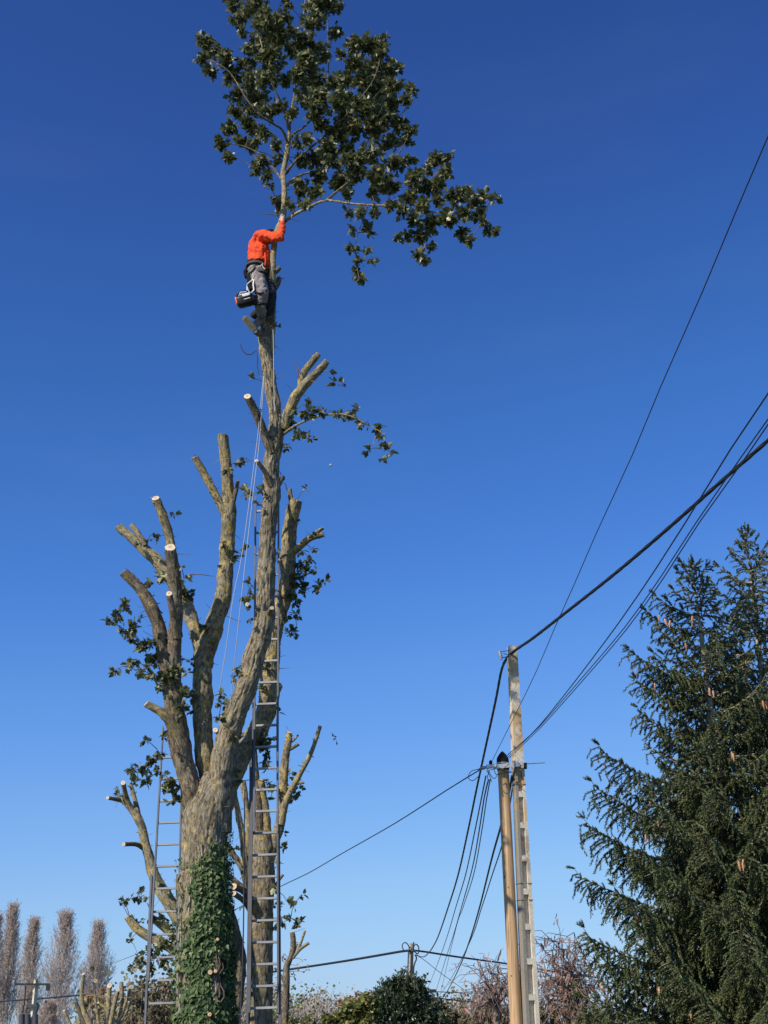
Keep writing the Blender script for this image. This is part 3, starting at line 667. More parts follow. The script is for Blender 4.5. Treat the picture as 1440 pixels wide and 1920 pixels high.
# bare whippy twigs
for a, b in (((505,400),(484,402)),((523,505),(545,511)),((560,1200),(580,1212)),((345,1078),(400,1080)),((470,1090),(440,1065)),((513,842),(545,862)),((545,925),(556,918)),((603,1370),(628,1392))):
    pass
for x0, y0, x1, y1, Yt in ((525,402,486,402,16.9),(520,525,534,522,16.9),(352,1078,403,1080,16.9),(578,1012,596,995,17.9),(534,900,520,880,16.8),(562,700,557,682,16.8),(564,712,552,678,16.7),(533,905,540,922,16.8),(300,1130,262,1150,16.7),(305,1150,292,1135,16.7)):
    A, B = P(x0, y0, Yt), P(x1, y1, Yt); sp.curve(A, B, .008, .004, n=4)
sp.finish(main, M['leaf'], M['twig'], 'maple', parts=300)

# ===== second tree (behind the ladder)
T2 = P(488, 2180, 19.5); T2[2] = 0
tree2 = empty('pollarded_tree', tuple(T2), 'lopped tree standing close behind the right-hand ladder, its short stubs to both sides', 'tree', 'lopped trees')
S2 = []; Y2 = 19.5
limb(tree2, [(484, 2190, 34), (485, 2050, 29), (486, 1920, 27), (488, 1800, 26), (489, 1700, 25), (491, 1640, 25), (492, 1590, 23), (490, 1560, 17)], 'trunk', 'bark', Y2, segs=64, bark=.014, step=.04, seed=61, burr=8, skel=S2, wob=.08)
limb(tree2, [(487, 1600, 14), (484, 1540, 13), (480, 1490, 11), (476, 1440, 9, 19.6), (474, 1400, 8, 19.7)], mat='limb_brown', Y=Y2, seed=62, burr=12, skel=S2, segs=24, cut=0)
limb(tree2, [(495, 1600, 12), (499, 1545, 9.5), (494, 1500, 8), (489, 1462, 7)], mat='limb', Y=Y2, seed=63, burr=12, skel=S2, segs=24, cut=.2, cutmat='cut_old')
limb(tree2, [(500, 1620, 13), (514, 1580, 10), (526, 1540, 9.5), (531, 1480, 9.5), (534, 1430, 8), (540, 1392, 7), (543, 1373, 6)], mat='limb', Y=Y2, seed=64, burr=14, skel=S2, segs=28, cut=.5)
limb(tree2, [(527, 1545, 7.5, 19.4), (538, 1498, 6.5, 19.3), (559, 1458, 5.5, 19.2), (583, 1412, 4.5, 19.1), (600, 1362, 4, 19.0)], mat='limb_pale', Y=Y2, seed=65, burr=16, skel=S2, segs=20, cut=.4, bark=.004)
limb(tree2, [(538, 1408, 4), (549, 1402, 3.6), (560, 1395, 3.4)], 'stub', 'limb_brown', Y2, cut=0, cutmat='cut_old', seed=66, segs=14, bark=.002)
limb(tree2, [(540, 1395, 2.4), (551, 1388, 2), (559, 1378, 1.6)], 'stub', 'limb_pale', Y2, cut=0, seed=67, segs=10, bark=.001)
limb(tree2, [(540, 1478, 3.6, 19.4), (556, 1470, 3, 19.4), (570, 1467, 2.6, 19.4)], 'stub', 'limb_pale', Y2, cut=0, seed=68, segs=10, bark=.001)
limb(tree2, [(476, 1690, 10), (462, 1630, 8), (455, 1570, 7), (446, 1525, 6), (438, 1482, 6)], mat='limb_pale', Y=Y2, seed=69, burr=16, skel=S2, segs=24, cut=.2, cutmat='cut_old')
limb(tree2, [(461, 1610, 6), (466, 1550, 5.5), (462, 1510, 6), (455, 1465, 6)], mat='limb_pale', Y=Y2, seed=70, burr=16, skel=S2, segs=24, cut=.2, cutmat='cut_old')
limb(tree2, [(468, 1680, 8), (456, 1635, 6), (440, 1605, 5.5), (422, 1582, 5)], mat='limb_brown', Y=Y2, seed=71, burr=16, skel=S2, segs=20, cut=0)
limb(tree2, [(472, 1690, 7), (450, 1660, 6), (424, 1640, 5)], mat='limb_brown', Y=Y2, seed=72, burr=16, skel=S2, segs=20, cut=0)
limb(tree2, [(474, 1695, 7), (458, 1672, 6.5, 19.2), (438, 1662, 6, 19.0)], 'stub', 'limb_brown', Y2, cut=.8, seed=73, segs=18, bark=.004)
limb(tree2, [(474, 1712, 7), (458, 1690, 6.5, 19.2), (438, 1675, 6, 19.0)], 'stub', 'limb_brown', Y2, cut=.8, seed=74, segs=18, bark=.004)
limb(tree2, [(500, 1690, 4), (520, 1655, 3.2), (531, 1640, 2.4)], 'stub', 'limb_brown', Y2, cut=0, seed=75, segs=10, bark=.001)
sp2 = Sprays(202); s2 = np.array(S2)
for x, y, r in [(553,1490,7),(545,1500,7),(560,1478,5),(543,1450,6),(530,1590,5),(532,1560,5),(525,1620,6),(545,1722,8),(560,1728,8),(550,1700,6),(540,1692,4),(530,1730,7),(555,1740,5),(562,1680,5),(520,1740,6),(508,1500,6),(512,1480,7),(470,1640,4),(440,1590,4),(515,1665,6),(520,1700,7),(463,1600,4)]:
    c = P(x, y, Y2 + sp2.r.normal() * .15 - .1); s2 = np.concatenate([s2, sp2.blob(c, r * mpp(c), s2, leaf=.09, dens=1.7, tr=.005)[None]])
sp2.finish(tree2, M['leaf'], M['twig'])

# ===== third tree (behind the trunk, left)
T3 = P(388, 2180, 19.2); T3[2] = 0
tree3 = empty('pollarded_tree', tuple(T3), 'lopped tree half hidden behind the ivy-clad trunk, pale limbs reaching out to the left', 'tree', 'lopped trees')
S3 = []; Y3 = 19.2
limb(tree3, [(392, 2185, 34), (390, 2050, 30), (388, 1920, 28), (386, 1840, 26), (382, 1790, 22)], 'trunk', 'bark', Y3, segs=40, bark=.01, step=.05, seed=81, skel=S3)
limb(tree3, [(386, 1810, 18), (362, 1765, 15), (340, 1730, 15), (320, 1695, 14), (302, 1668, 12), (288, 1640, 10.5), (280, 1610, 9.5), (271, 1575, 9), (264, 1545, 8), (249, 1520, 7.5), (232, 1500, 7), (222, 1497, 6)], mat='limb_pale', Y=Y3, seed=82, burr=12, skel=S3, segs=32)
limb(tree3, [(228, 1500, 4.5), (215, 1498, 4, 19.1), (202, 1496, 3.4, 19.0)], 'stub', 'limb_brown', Y3, cut=.6, seed=83, segs=14, bark=.002)
limb(tree3, [(250, 1523, 6.5), (238, 1498, 5.5, 19.1), (231, 1468, 5, 18.9)], 'stub', 'limb_pale', Y3, cut=1.2, seed=84, segs=18, bark=.004)
limb(tree3, [(262, 1545, 6.5), (255, 1508, 5, 19.2), (245, 1470, 4, 19.2)], 'stub', 'limb_pale', Y3, cut=.2, seed=85, segs=16, bark=.003, burr=14)
limb(tree3, [(268, 1590, 5), (255, 1583, 4.5, 19.1), (232, 1583, 4.2, 18.9)], 'stub', 'limb_brown', Y3, cut=.9, seed=86, segs=16, bark=.002)
limb(tree3, [(384, 1830, 13), (345, 1795, 11), (305, 1768, 10), (275, 1753, 9), (254, 1738, 8), (240, 1718, 7.5)], mat='limb_pale', Y=Y3, seed=87, burr=12, skel=S3, segs=24, cut=.2, cutmat='cut_old')
limb(tree3, [(360, 1790, 9), (335, 1762, 7.5), (312, 1745, 6.5), (288, 1722, 5.5)], mat='limb_pale', Y=Y3, seed=88, burr=12, skel=S3, segs=20, cut=.2)
limb(tree3, [(392, 1860, 14), (425, 1800, 11), (440, 1750, 10), (428, 1705, 8), (410, 1680, 7)], mat='limb_brown', Y=Y3, seed=89, burr=20, skel=S3, segs=22)
limb(tree3, [(392, 2000, 16), (430, 1930, 14), (446, 1860, 13), (450, 1800, 12), (442, 1750, 10), (430, 1720, 8)], mat='limb_brown', Y=Y3 + .1, seed=90, burr=20, skel=S3, segs=24)
sp3 = Sprays(303); s3 = np.array(S3)
for x, y, r in [(234,1688,6),(226,1692,4),(248,1684,6),(262,1682,7),(272,1690,5),(285,1725,8),(263,1728,4),(300,1655,6),(292,1640,5),(308,1668,6),(320,1742,9),(330,1758,9),(300,1770,11),(282,1788,10),(340,1790,10),(310,1720,7),(318,1700,6),(243,1763,4),(262,1800,9),(285,1812,10),(310,1800,12),(250,1812,6),(320,1825,9),(330,1840,9),(272,1830,6),(240,1822,6),(213,1490,6),(220,1480,5),(226,1492,6),(330,1700,6),(335,1775,8)]:
    c = P(x, y, Y3 + sp3.r.normal() * .25 - .1); s3 = np.concatenate([s3, sp3.blob(c, r * mpp(c), s3, leaf=.09, dens=1.7, tr=.005)[None]])
sp3.finish(tree3, M['leaf'], M['twig'])
spr = Sprays(304)
for x, y, r in [(427,1640,4),(440,1735,6),(450,1760,7),(440,1790,7),(448,1820,7),(455,1700,4),(430,1600,3),(436,1700,4)]:
    c = P(x, y, Y3 + .1); spr.blob(c, r * mpp(c), s3, leaf=.05, dens=.7, tr=.003)
spr.finish(tree3, M['leaf_brown'], M['twig'], 'oval', twigname='dry_twigs')
tree3.children[-1].name = 'dry_leaves'

# ===== slim pollard on the right
T4 = P(534, 2160, 24); T4[2] = 0
t4 = empty('pollarded_tree', tuple(T4), 'slim young lopped tree with a forked top, just right of the tall ladder', 'tree', 'lopped trees')
S4 = []
limb(t4, [(528, 2100, 9), (531, 1990, 8), (534, 1911, 7), (537, 1850, 7), (537, 1815, 6.5), (547, 1790, 6), (550, 1768, 5.5), (548, 1748, 4.5)], 'trunk', 'limb_brown', 24, cut=0, seed=91, segs=18, bark=.006, burr=6, skel=S4)
limb(t4, [(546, 1797, 3.6), (558, 1782, 3), (565, 1765, 2.6), (572, 1745, 2)], mat='limb_pale', Y=24, cut=0, seed=92, segs=12, bark=.002, skel=S4)
limb(t4, [(548, 1796, 4), (562, 1780, 3.6), (579, 1768, 3)], mat='limb_pale', Y=24, cut=.1, seed=93, segs=12, bark=.002, skel=S4)
limb(t4, [(551, 1785, 2.5), (555, 1775, 2.4), (557, 1768, 2.4)], 'stub', 'limb_pale', 24, cut=.8, seed=94, segs=10, bark=.001)
limb(t4, [(536, 1850, 3.5), (527, 1830, 2.6), (515, 1815, 2)], 'stub', 'limb_brown', 24, cut=0, seed=95, segs=10, bark=.001)
sp4 = Sprays(404); s4 = np.array(S4)
for x, y, r in [(560,1812,5),(572,1822,5),(552,1830,4),(566,1800,4),(532,1790,4),(528,1800,4)]:
    c = P(x, y, 24); sp4.blob(c, r * mpp(c), s4, leaf=.07, dens=.6, tr=.004)
sp4.finish(t4, M['leaf_brown'], M['twig'], 'oval')

# ===== low coppice, bottom left
T5 = P(188, 2120, 24); T5[2] = 0
t5 = empty('coppiced_tree', tuple(T5), 'low coppiced tree of many short pale stubs at the lower left, before the poplars', 'tree', 'lopped trees')
S5 = []
limb(t5, [(188, 2120, 22), (188, 2050, 20), (190, 1990, 18)], 'trunk', 'limb_brown', 24, seed=101, segs=24, skel=S5)
for k, (pts, cu) in enumerate([
    ([(186, 2000, 8), (176, 1940, 7), (158, 1898, 5.5), (153, 1868, 4), (156, 1826, 3.4)], .8),
    ([(188, 2000, 6), (186, 1935, 4), (181, 1890, 2.6), (178, 1865, 2), (176, 1842, 1.8)], .5),
    ([(190, 2000, 8), (197, 1940, 6), (203, 1890, 5), (205, 1848, 5)], 1.0),
    ([(192, 2000, 7), (205, 1930, 5), (214, 1885, 4), (221, 1857, 4)], .5),
    ([(194, 2000, 7), (215, 1940, 5.5), (228, 1880, 4.5), (227, 1841, 4)], 0),
    ([(220, 1925, 3.5), (234, 1886, 3), (244, 1854, 2)], 0),
    ([(180, 1960, 5), (160, 1925, 4), (148, 1895, 4), (142, 1878, 3)], 0),
    ([(178, 1980, 5), (140, 1935, 4), (124, 1905, 3), (120, 1895, 2.5)], .5),
    ([(200, 1985, 4), (212, 1930, 3), (232, 1908, 2), (246, 1878, 1.6)], 0),
    ([(203, 1900, 3), (196, 1888, 2.5), (184, 1880, 2.4)], .6)]):
    limb(t5, pts, mat='limb_pale' if k != 6 else 'limb_brown', Y=24 + (k % 3) * .15, cut=cu, seed=110 + k, segs=14, bark=.003, step=.06, burr=5, skel=S5)
sp5 = Sprays(505); s5 = np.array(S5)
for x, y in ((160,1850),(170,1870),(215,1860),(240,1870),(225,1900),(140,1900),(150,1850),(190,1860),(236,1845)):
    sp5.curve(s5[sp5.r.integers(len(s5))], P(x + 6, y, 24), .006, .003)
sp5.finish(t5, M['leaf_brown'], M['twig_pale'], 'oval') if sp5.pos else segs_add(g5 := G(), sp5.A, sp5.B, np.array(sp5.ra), np.array(sp5.rb), 4) or g5.build('twigs', M['twig_pale'], t5, kind='stuff')

# ===== ivy on the trunk
ivy = empty('ivy', tuple(P(384, 2205, 16.4) * [1, 1, 0]), 'dark green ivy climbing the front of the tallest tree\'s trunk', 'climbing plant')
tp, tr_ = resample([P(x, y, 17) for x, y in ((374, 2216), (377, 2170), (379, 2060), (381, 1920), (382, 1800), (382, 1700), (383, 1610), (384, 1560))],
                   [q * .00605 + .012 for q in (92, 70, 57, 52, 49, 47, 45.5, 45.5)], .05)
rg = np.random.default_rng(5)
pos, D, Nn, S = [], [], [], []
def cover(y_px, x_px):
    """how likely ivy is at a spot of the trunk, by height; bare strip on the left, a bare patch of brown stems low down"""
    left = np.interp(y_px, [1575, 1600, 1640, 1700, 1780, 1860, 1920, 2200], [392, 379, 367, 359, 353, 346, 338, 325])
    right = np.interp(y_px, [1540, 1600, 1640, 1700, 1780, 1860, 1920, 2200], [430, 434, 438, 442, 448, 452, 455, 470])
    if y_px < 1575 + abs(x_px - 402) * .5 and x_px < 424: return 0
    wv = 7 * math.sin(y_px * .045) + 5 * math.sin(y_px * .13 + 1)
    if x_px < left + wv: return max(.06, 1 - (left + wv - x_px) / 6.0)
    if abs(x_px - 408 + (y_px - 1840) * .12) < 11 and 1796 < y_px < 1872: return .05
    return 1
def project(p):
    q = p - EYE; dep = q[1] * CP + q[2] * SP
    return 720 + q[0] / dep * FPX, 960 - (q[2] * CP - q[1] * SP) / dep * FPX
for _ in range(21000):
    k = int(len(tp) * (rg.random() ** 1.0)); k = min(k, len(tp) - 1)
    a = rg.uniform(-2.4, 1.7)
    nrm = np.array([math.sin(a), -math.cos(a), 0])
    p = tp[k] + nrm * (tr_[k] + rg.uniform(.015, .085)) + np.array([0, 0, rg.uniform(-.05, .05)])
    x, y = project(p)
    if rg.random() > cover(y, x): continue
    th = np.interp(y, [1560, 1640, 1800], [.35, .7, 1.0])
    if rg.random() > th: continue
    pos.append(p); D.append(unit(np.array([rg.normal() * .7, 0, -1.0 + rg.normal() * .45]) + nrm * .35)); Nn.append(unit(nrm + np.array([0, 0, .55]) + rg.normal(size=3) * .32)); S.append(rg.choice([.030, .042, .052, .064, .080], p=[.2, .25, .25, .2, .1]) * np.interp(y, [1560, 1700, 1800], [.62, .85, 1]))
pos, D, Nn, S = map(np.array, (pos, D, Nn, S))
vis = np.array([project(p)[1] < 1915 for p in pos]) & (pos[:, 1] < 16.85)
sc_ = np.where(vis, S, 0); order = np.argsort(-sc_)
a_, b_ = order[:300], order[300:]
leaf_parts(ivy, 'ivy', M['ivy'], pos[a_], D[a_], Nn[a_], S[a_])
gl = G(); leaves_add(gl, 'ivy', pos[b_], D[b_], Nn[b_], S[b_]); gl.build('foliage', M['ivy'], ivy, False, kind='stuff')
for k in range(12):
    x = rg.uniform(400, 417); y_ = rg.uniform(1862, 1885); gi = G(); tube(gi, [P(x + rg.normal() * 2 + j * rg.normal(), y_ - rg.uniform(10, 11.5) * j, 16.66 + rg.normal() * .008) for j in range(8)], [.011, .01, .01, .009, .008, .008, .007, .006], 6, .05, seed=k); gi.build('stem', M['twig' if k % 3 else 'twig_pale'], ivy)
for k in range(16):                                   # climbing stems
    gi = G(); a = rg.uniform(-1.1, 1.3); top = rg.uniform(.45, .98) * len(tp); pts = []
    for q in range(0, int(top), 4):
        a += rg.normal() * .08; nrm = np.array([math.sin(a), -math.cos(a), 0]); pts.append(tp[q] + nrm * (tr_[q] + .012))
    if len(pts) > 3:
        tube(gi, pts, [.012] * len(pts), 6, .1); gi.build('stem', M['twig_pale'], ivy)
for x, y, r in ((408, 1761, 3.2), (394, 1823, 4.6), (404, 1821, 3), (393, 1902, 4)):     # sawn side shoots inside the ivy
    limb(main, [(x, y + 6, r, 16.8), (x, y, r, 16.56)], 'stub', 'limb_brown', cut=1.4, cutmat='cut_orange', seed=int(x), segs=16, bark=.001, label='short sawn stub poking through the ivy')

# ---------------------------------------------------------------- ladders
def ladder(root, secs, rung_r=.016):
    """secs: left-bottom, left-top, right-bottom, right-top (px,py,Y), rail width/depth, rung heights px"""
    for (lb, lt, rb, rt, w, d, ys, mat) in secs:
        LB, LT, RB, RT = (P(*q) for q in (lb, lt, rb, rt))
        for A, B in ((LB, LT), (RB, RT)):
            g = G(); ax = unit(B - A); side = unit(RB - LB); side = unit(side - ax * np.dot(side, ax)); dep = np.cross(side, ax)
            # C-shaped rail: web and two lips
            for off, sz in (((0, 0), (w * .35, d)), ((w * .4, d / 2), (w, w * .3)), ((w * .4, -d / 2), (w, w * .3))):
                sgn = 1 if A is LB else -1
                c = (A + B) / 2 + side * off[0] * sgn + dep * off[1]
                Mx = np.stack([side, dep, ax], 1)
                box(g, c, (sz[0], sz[1], np.linalg.norm(B - A)), Mx)
            g.build('rail', M[mat], root, smooth=False)
        gr = G(); ln = np.linalg.norm(RB - LB)
        for y in ys:
            tl = None
            # height on the left rail whose picture row is y
            lo, hi = 0.0, 1.0
            for _ in range(30):
                m_ = (lo + hi) / 2
                if project(LB + (LT - LB) * m_)[1] > y: lo = m_
                else: hi = m_
            a = LB + (LT - LB) * lo
            lo, hi = 0.0, 1.0
            for _ in range(30):
                m_ = (lo + hi) / 2
                if project(RB + (RT - RB) * m_)[1] > y - 2: lo = m_
                else: hi = m_
            b = RB + (RT - RB) * lo
            gq = G(); ax = unit(b - a); up_ = unit(LT - LB); dp = np.cross(ax, up_)
            box(gq, (a + b) / 2, (np.linalg.norm(b - a), rung_r * 1.9, rung_r * 1.7), np.stack([ax, dp, up_], 1))
            box(gq, (a + b) / 2 - dp * rung_r * 1.0, (np.linalg.norm(b - a), rung_r * .4, rung_r * 1.1), np.stack([ax, dp, up_], 1))
            gq.build('rung', M['alu'], root, smooth=False)
def seq(a, b, n): return list(np.linspace(a, b, n))
LR = P(494, 2195, 16.5); LR[2] = 0
lad = empty('extension_ladder', tuple(LR), 'tall three-section aluminium extension ladder leaning on the climber\'s tree, right of the trunk', 'ladder', 'aluminium ladders')
ladder(lad, [
    ((458, 2215, 16.3), (469, 1440, 17.25), (529, 2215, 16.3), (524, 1548, 17.1), .027, .06, [], 'alu_dark'),
    ((466.5, 1900, 16.62), (474, 1318, 17.4), (523, 1900, 16.62), (521, 1312, 17.4), .023, .05, [], 'alu_dark'),
    ((475, 1560, 17.02), (478, 932, 17.85), (521.5, 1560, 17.02), (523.5, 905, 17.85), .022, .05, seq(1522, 959, 15), 'alu_blue')])
ladder(lad, [((461, 2210, 16.33), (469, 1500, 17.2), (526, 2210, 16.33), (523, 1548, 17.15), .004, .004, seq(2178, 1563, 16), 'alu')])
LL = P(304, 2185, 18.1); LL[2] = 0
lad2 = empty('ladder', tuple(LL), 'aluminium ladder rising behind the left side of the ivy-clad trunk', 'ladder', 'aluminium ladders')
ladder(lad2, [
    ((260, 2190, 18.0), (283, 1640, 18.4), (334, 2190, 18.0), (334, 1640, 18.4), .026, .07, seq(2140, 1667, 12), 'alu_blue'),
    ((277, 1840, 18.15), (305, 1362, 18.8), (333, 1840, 18.15), (344, 1362, 18.8), .021, .05, seq(1625, 1380, 7), 'alu_blue')])

# ---------------------------------------------------------------- ropes
def cord(name, pts, r, mat, label, cat, group=None, n=6, step=.15, smoothpath=True):
    g = G(); tube(g, pts, [r] * len(pts), n, step, smoothpath=smoothpath)
    o = g.build(name, M[mat], None); base = np.array(pts)[0]
    return tag(o, label, cat, group)
cord('climbing_rope', [P(x, y, Yq) for x, y, Yq in ((494, 706, 16.6), (490, 745, 16.55), (484, 811, 16.5), (475, 882, 16.45), (465, 960, 16.4), (452, 1050, 16.4), (438, 1117, 16.4), (424, 1215, 16.5), (413, 1285, 16.6), (406, 1325, 16.8))], .005, 'rope', 'leftmost of the two pale ropes slanting down from the climber past the ladder', 'rope', 'climbing ropes')
cord('climbing_rope', [P(x, y, Yq) for x, y, Yq in ((495, 706, 16.6), (492, 750, 16.5), (486, 830, 16.45), (477, 905, 16.35), (466, 1000, 16.3), (453, 1117, 16.3), (444, 1200, 16.4), (437, 1270, 16.6), (432, 1325, 16.75))], .005, 'rope', 'right one of the two pale ropes slanting down from the climber, nearer the ladder', 'rope', 'climbing ropes')
cord('climbing_rope', [P(x, y, 16.6) for x, y in ((512, 618), (513, 660), (513, 700), (514, 740), (515, 770))], .006, 'rope', 'short pale rope hanging against the right side of the bark below the climber\'s boots', 'rope', 'climbing ropes')
cord('rope', [P(x, y, 16.62) for x, y in ((514, 560), (514, 580), (511, 600), (508, 614))], .013, 'rope_dark', 'dark rope hanging at the stem behind the climber\'s knees', 'rope', 'dark ropes')
cord('rope', [P(x, y, 16.6) for x, y in ((451, 645), (454, 656), (463, 665), (472, 664), (481, 657), (483, 668), (482, 685), (485, 702))], .007, 'rope_dark', 'thin dark cord looping out to the left of the stem under the climber', 'rope', 'dark ropes')
cord('rope', [P(x, y, 16.25) for x, y in ((459, 1480), (458, 1560), (457, 1700), (455, 1800), (452, 1880), (450, 1960), (449, 2180))], .009, 'rope_dark', 'dark pull rope hanging along the left rail of the tall ladder', 'rope', 'dark ropes')

# ---------------------------------------------------------------- the climber
PB = P(497, 600, 16.78)
pers = empty('person', tuple(PB), 'climber in orange jacket and grey trousers hugging the stem high in the tallest tree', 'person')
pers['kind'] = 'thing'
def organic(name, parts, mat, parent, vox=.012, smooth=8, wrinkle=.0, wscale=.08, label=None):
    """tapered limbs and ellipsoids fused into one skin"""
    g = G()
    for q in parts:
        if q[0] == 'cap':
            pts = [np.array(a) for a in q[1]]; rr = q[2]
            tube(g, pts, rr, 16, .02, cap=True, smoothpath=True)
            for c, r in ((pts[0], rr[0]), (pts[-1], rr[-1])):
                ell(g, c, (r, r, r))
        else: ell(g, q[1], q[2], q[3] if len(q) > 3 else None)
    o = g.build(name, M[mat], parent, label=label)
    md = o.modifiers.new('fuse', 'REMESH'); md.mode = 'VOXEL'; md.voxel_size = vox; md.use_smooth_shade = True
    ms = o.modifiers.new('soften', 'SMOOTH'); ms.iterations = smooth; ms.factor = .5
    if wrinkle:
        tx = bpy.data.textures.new('folds', 'CLOUDS'); tx.noise_scale = wscale; tx.noise_depth = 2
        dm = o.modifiers.new('folds', 'DISPLACE'); dm.texture = tx; dm.strength = wrinkle; dm.mid_level = .5; dm.texture_coords = 'LOCAL'
    return o
def ell(g, c, r, R=None, m=0, nu=16, nv=12):
    u = np.arange(nu) / nu * 2 * math.pi; w = np.linspace(0.001, math.pi - .001, nv)
    U, W = np.meshgrid(u, w); v = np.stack([np.cos(U) * np.sin(W) * r[0], np.sin(U) * np.sin(W) * r[1], np.cos(W) * r[2]], -1).reshape(-1, 3)
    if R is not None: v = v @ np.asarray(R).T
    i = (np.arange(nv - 1)[:, None] * nu); j = np.arange(nu)[None, :]; j2 = (j + 1) % nu
    f = np.stack([i + j, i + nu + j, i + nu + j2, i + j2], -1).reshape(-1, 4)
    top = v[:nu].mean(0); bot = v[-nu:].mean(0); n = len(v)
    g.add(v + np.asarray(c), f, None, m)
    k = np.arange(nu)
    g.add(np.concatenate([v[:nu], top[None]]) + np.asarray(c), np.stack([(k + 1) % nu, np.full(nu, nu), k], -1)[:, ::-1] * 1, None, m)
    g.add(np.concatenate([v[-nu:], bot[None]]) + np.asarray(c), np.stack([(k + 1) % nu, k, np.full(nu, nu)], -1)[:, ::-1] * 1, None, m)
Q = lambda x, y, Yq: P(x, y, Yq)
HIP = Q(483, 503, 16.72)
SHO = Q(489, 443, 16.55); SHO2 = Q(492, 443, 16.92); CH = Q(487, 452, 16.74); NECK = Q(500, 444, 16.72); HEAD = Q(509, 446, 16.70)
ELB = Q(524, 446, 16.36); HAND = Q(530, 411, 16.62); WR = Q(529, 420, 16.52)
ELB2 = Q(515, 446, 16.94); WR2 = Q(523, 430, 16.86); HAND2 = Q(526, 420, 16.82)
HR, HL = Q(483, 508, 16.60), Q(484, 508, 16.84)
KR, KL = Q(493, 551, 16.44), Q(507, 556, 16.60)
AR, AL = Q(489, 590, 16.56), Q(482, 592, 16.84)
organic('body', [('ell', HEAD, (.085, .078, .11)), ('cap', [CH, NECK, HEAD], [.07, .055, .055]), ('cap', [HIP, Q(484, 478, 16.73), CH], [.13, .12, .13]),
                 ('cap', [SHO, ELB, WR], [.055, .042, .028]), ('cap', [SHO2, ELB2, WR2], [.055, .042, .028]),
                 ('cap', [HR, KR, AR], [.07, .04, .03]), ('cap', [HL, KL, AL], [.07, .04, .03]),
                 ('ell', HEAD + np.array([.075, -.02, -.015]), (.02, .015, .025))], 'skin', pers, vox=.012, smooth=4)
# jacket: a rounded back bent over towards the stem, one sleeve up the stem
organic('jacket', [('cap', [Q(484, 489, 16.70), Q(484, 480, 16.70), Q(485, 462, 16.70), Q(489, 450, 16.72)], [.150, .155, .155, .115]),
                   ('cap', [Q(486, 487, 16.66), Q(486, 470, 16.66)], [.150, .145]),
                   ('cap', [Q(497, 499, 16.66), Q(496, 475, 16.68)], [.085, .10]),
                   ('cap', [Q(482, 461, 16.66), SHO, Q(504, 443, 16.44), ELB], [.105, .088, .080, .062]),
                   ('cap', [ELB, Q(528, 434, 16.44), WR], [.064, .058, .045]),
                   ('cap', [Q(488, 456, 16.85), SHO2, ELB2], [.10, .088, .062]), ('cap', [ELB2, WR2], [.060, .045])],
        'orange', pers, vox=.010, smooth=4, wrinkle=.065, wscale=.10)
organic('trousers', [('cap', [Q(483, 499, 16.72), Q(483, 510, 16.72)], [.145, .145]), ('cap', [Q(480, 509, 16.66), Q(486, 530, 16.52), KR], [.125, .112, .088]), ('cap', [KR, Q(489, 570, 16.5), Q(489, 588, 16.58)], [.086, .082, .075])],
        'trouser', pers, vox=.011, smooth=3, wrinkle=.06, wscale=.09, label='grey near trouser leg and seat')
organic('trousers', [('cap', [Q(485, 507, 16.86), Q(502, 532, 16.74), KL], [.12, .11, .09]), ('cap', [KL, Q(505, 578, 16.66), Q(497, 592, 16.72)], [.088, .085, .07]), ('cap', [Q(500, 584, 16.76), Q(478, 590, 16.72)], [.085, .07])],
        'dark_and_shade', pers, vox=.012, smooth=4, wrinkle=.03, wscale=.07, label='far trouser leg bent behind the other, its shade put into the colour')  # same grey trousers, this leg's shade is painted as a darker cloth
organic('trouser_cuff', [('cap', [Q(499, 590, 16.72), Q(488, 600, 16.70), Q(479, 608, 16.68)], [.060, .062, .055])], 'trouser', pers, vox=.012, smooth=3, wrinkle=.02, label='grey cuff folded over the boot on the stub')
def boot(toe, heel, mat='boot', up=None, solen=None):
    g = G(); ax = unit(toe - heel); L = np.linalg.norm(toe - heel)
    n = unit(solen - ax * np.dot(solen, ax)); sd_ = np.cross(ax, n)
    o = organic('boot', [('cap', [heel - n * .045, heel - n * .05 + ax * L * .35, toe - n * .035 - ax * .02], [.045, .048, .042]), ('cap', [heel - n * .04, heel - n * .13], [.05, .055])], mat, pers, vox=.010, smooth=4)
    g = G(); N_ = 24; out = []
    for k in range(N_):
        a = k / N_ * 2 * math.pi; x = math.cos(a); y = math.sin(a)
        w = .060 + .010 * math.cos(a - .0) - .012 * math.exp(-((x + .1) / .25) ** 2)
        out.append((heel + toe) / 2 + ax * x * (L / 2 + .035) + sd_ * y * w)
    out = np.array(out); top = out - n * .018; bot = out + n * .012
    k = np.arange(N_)
    g.add(np.concatenate([top, bot]), np.stack([k, (k + 1) % N_, (k + 1) % N_ + N_, k + N_], -1))
    for ring in (top, bot): g.add(np.concatenate([ring, ring.mean(0)[None]]), np.stack([k, (k + 1) % N_, np.full(N_, N_)], -1))
    # tread bars
    for q in np.linspace(-.42, .42, 11):
        c = (heel + toe) / 2 + ax * q * L + n * .016; box(g, c, (.012, .09, .012), np.stack([ax, sd_, n], 1))
    g.build('sole', M['sole'], o, smooth=False)
boot(Q(459, 596, 16.50), Q(479, 621, 16.50), up=None, solen=np.array([-.25, -.9, -.35]))
boot(Q(508, 598, 16.72), Q(488, 602, 16.76), solen=np.array([0, -.15, -1.0]))
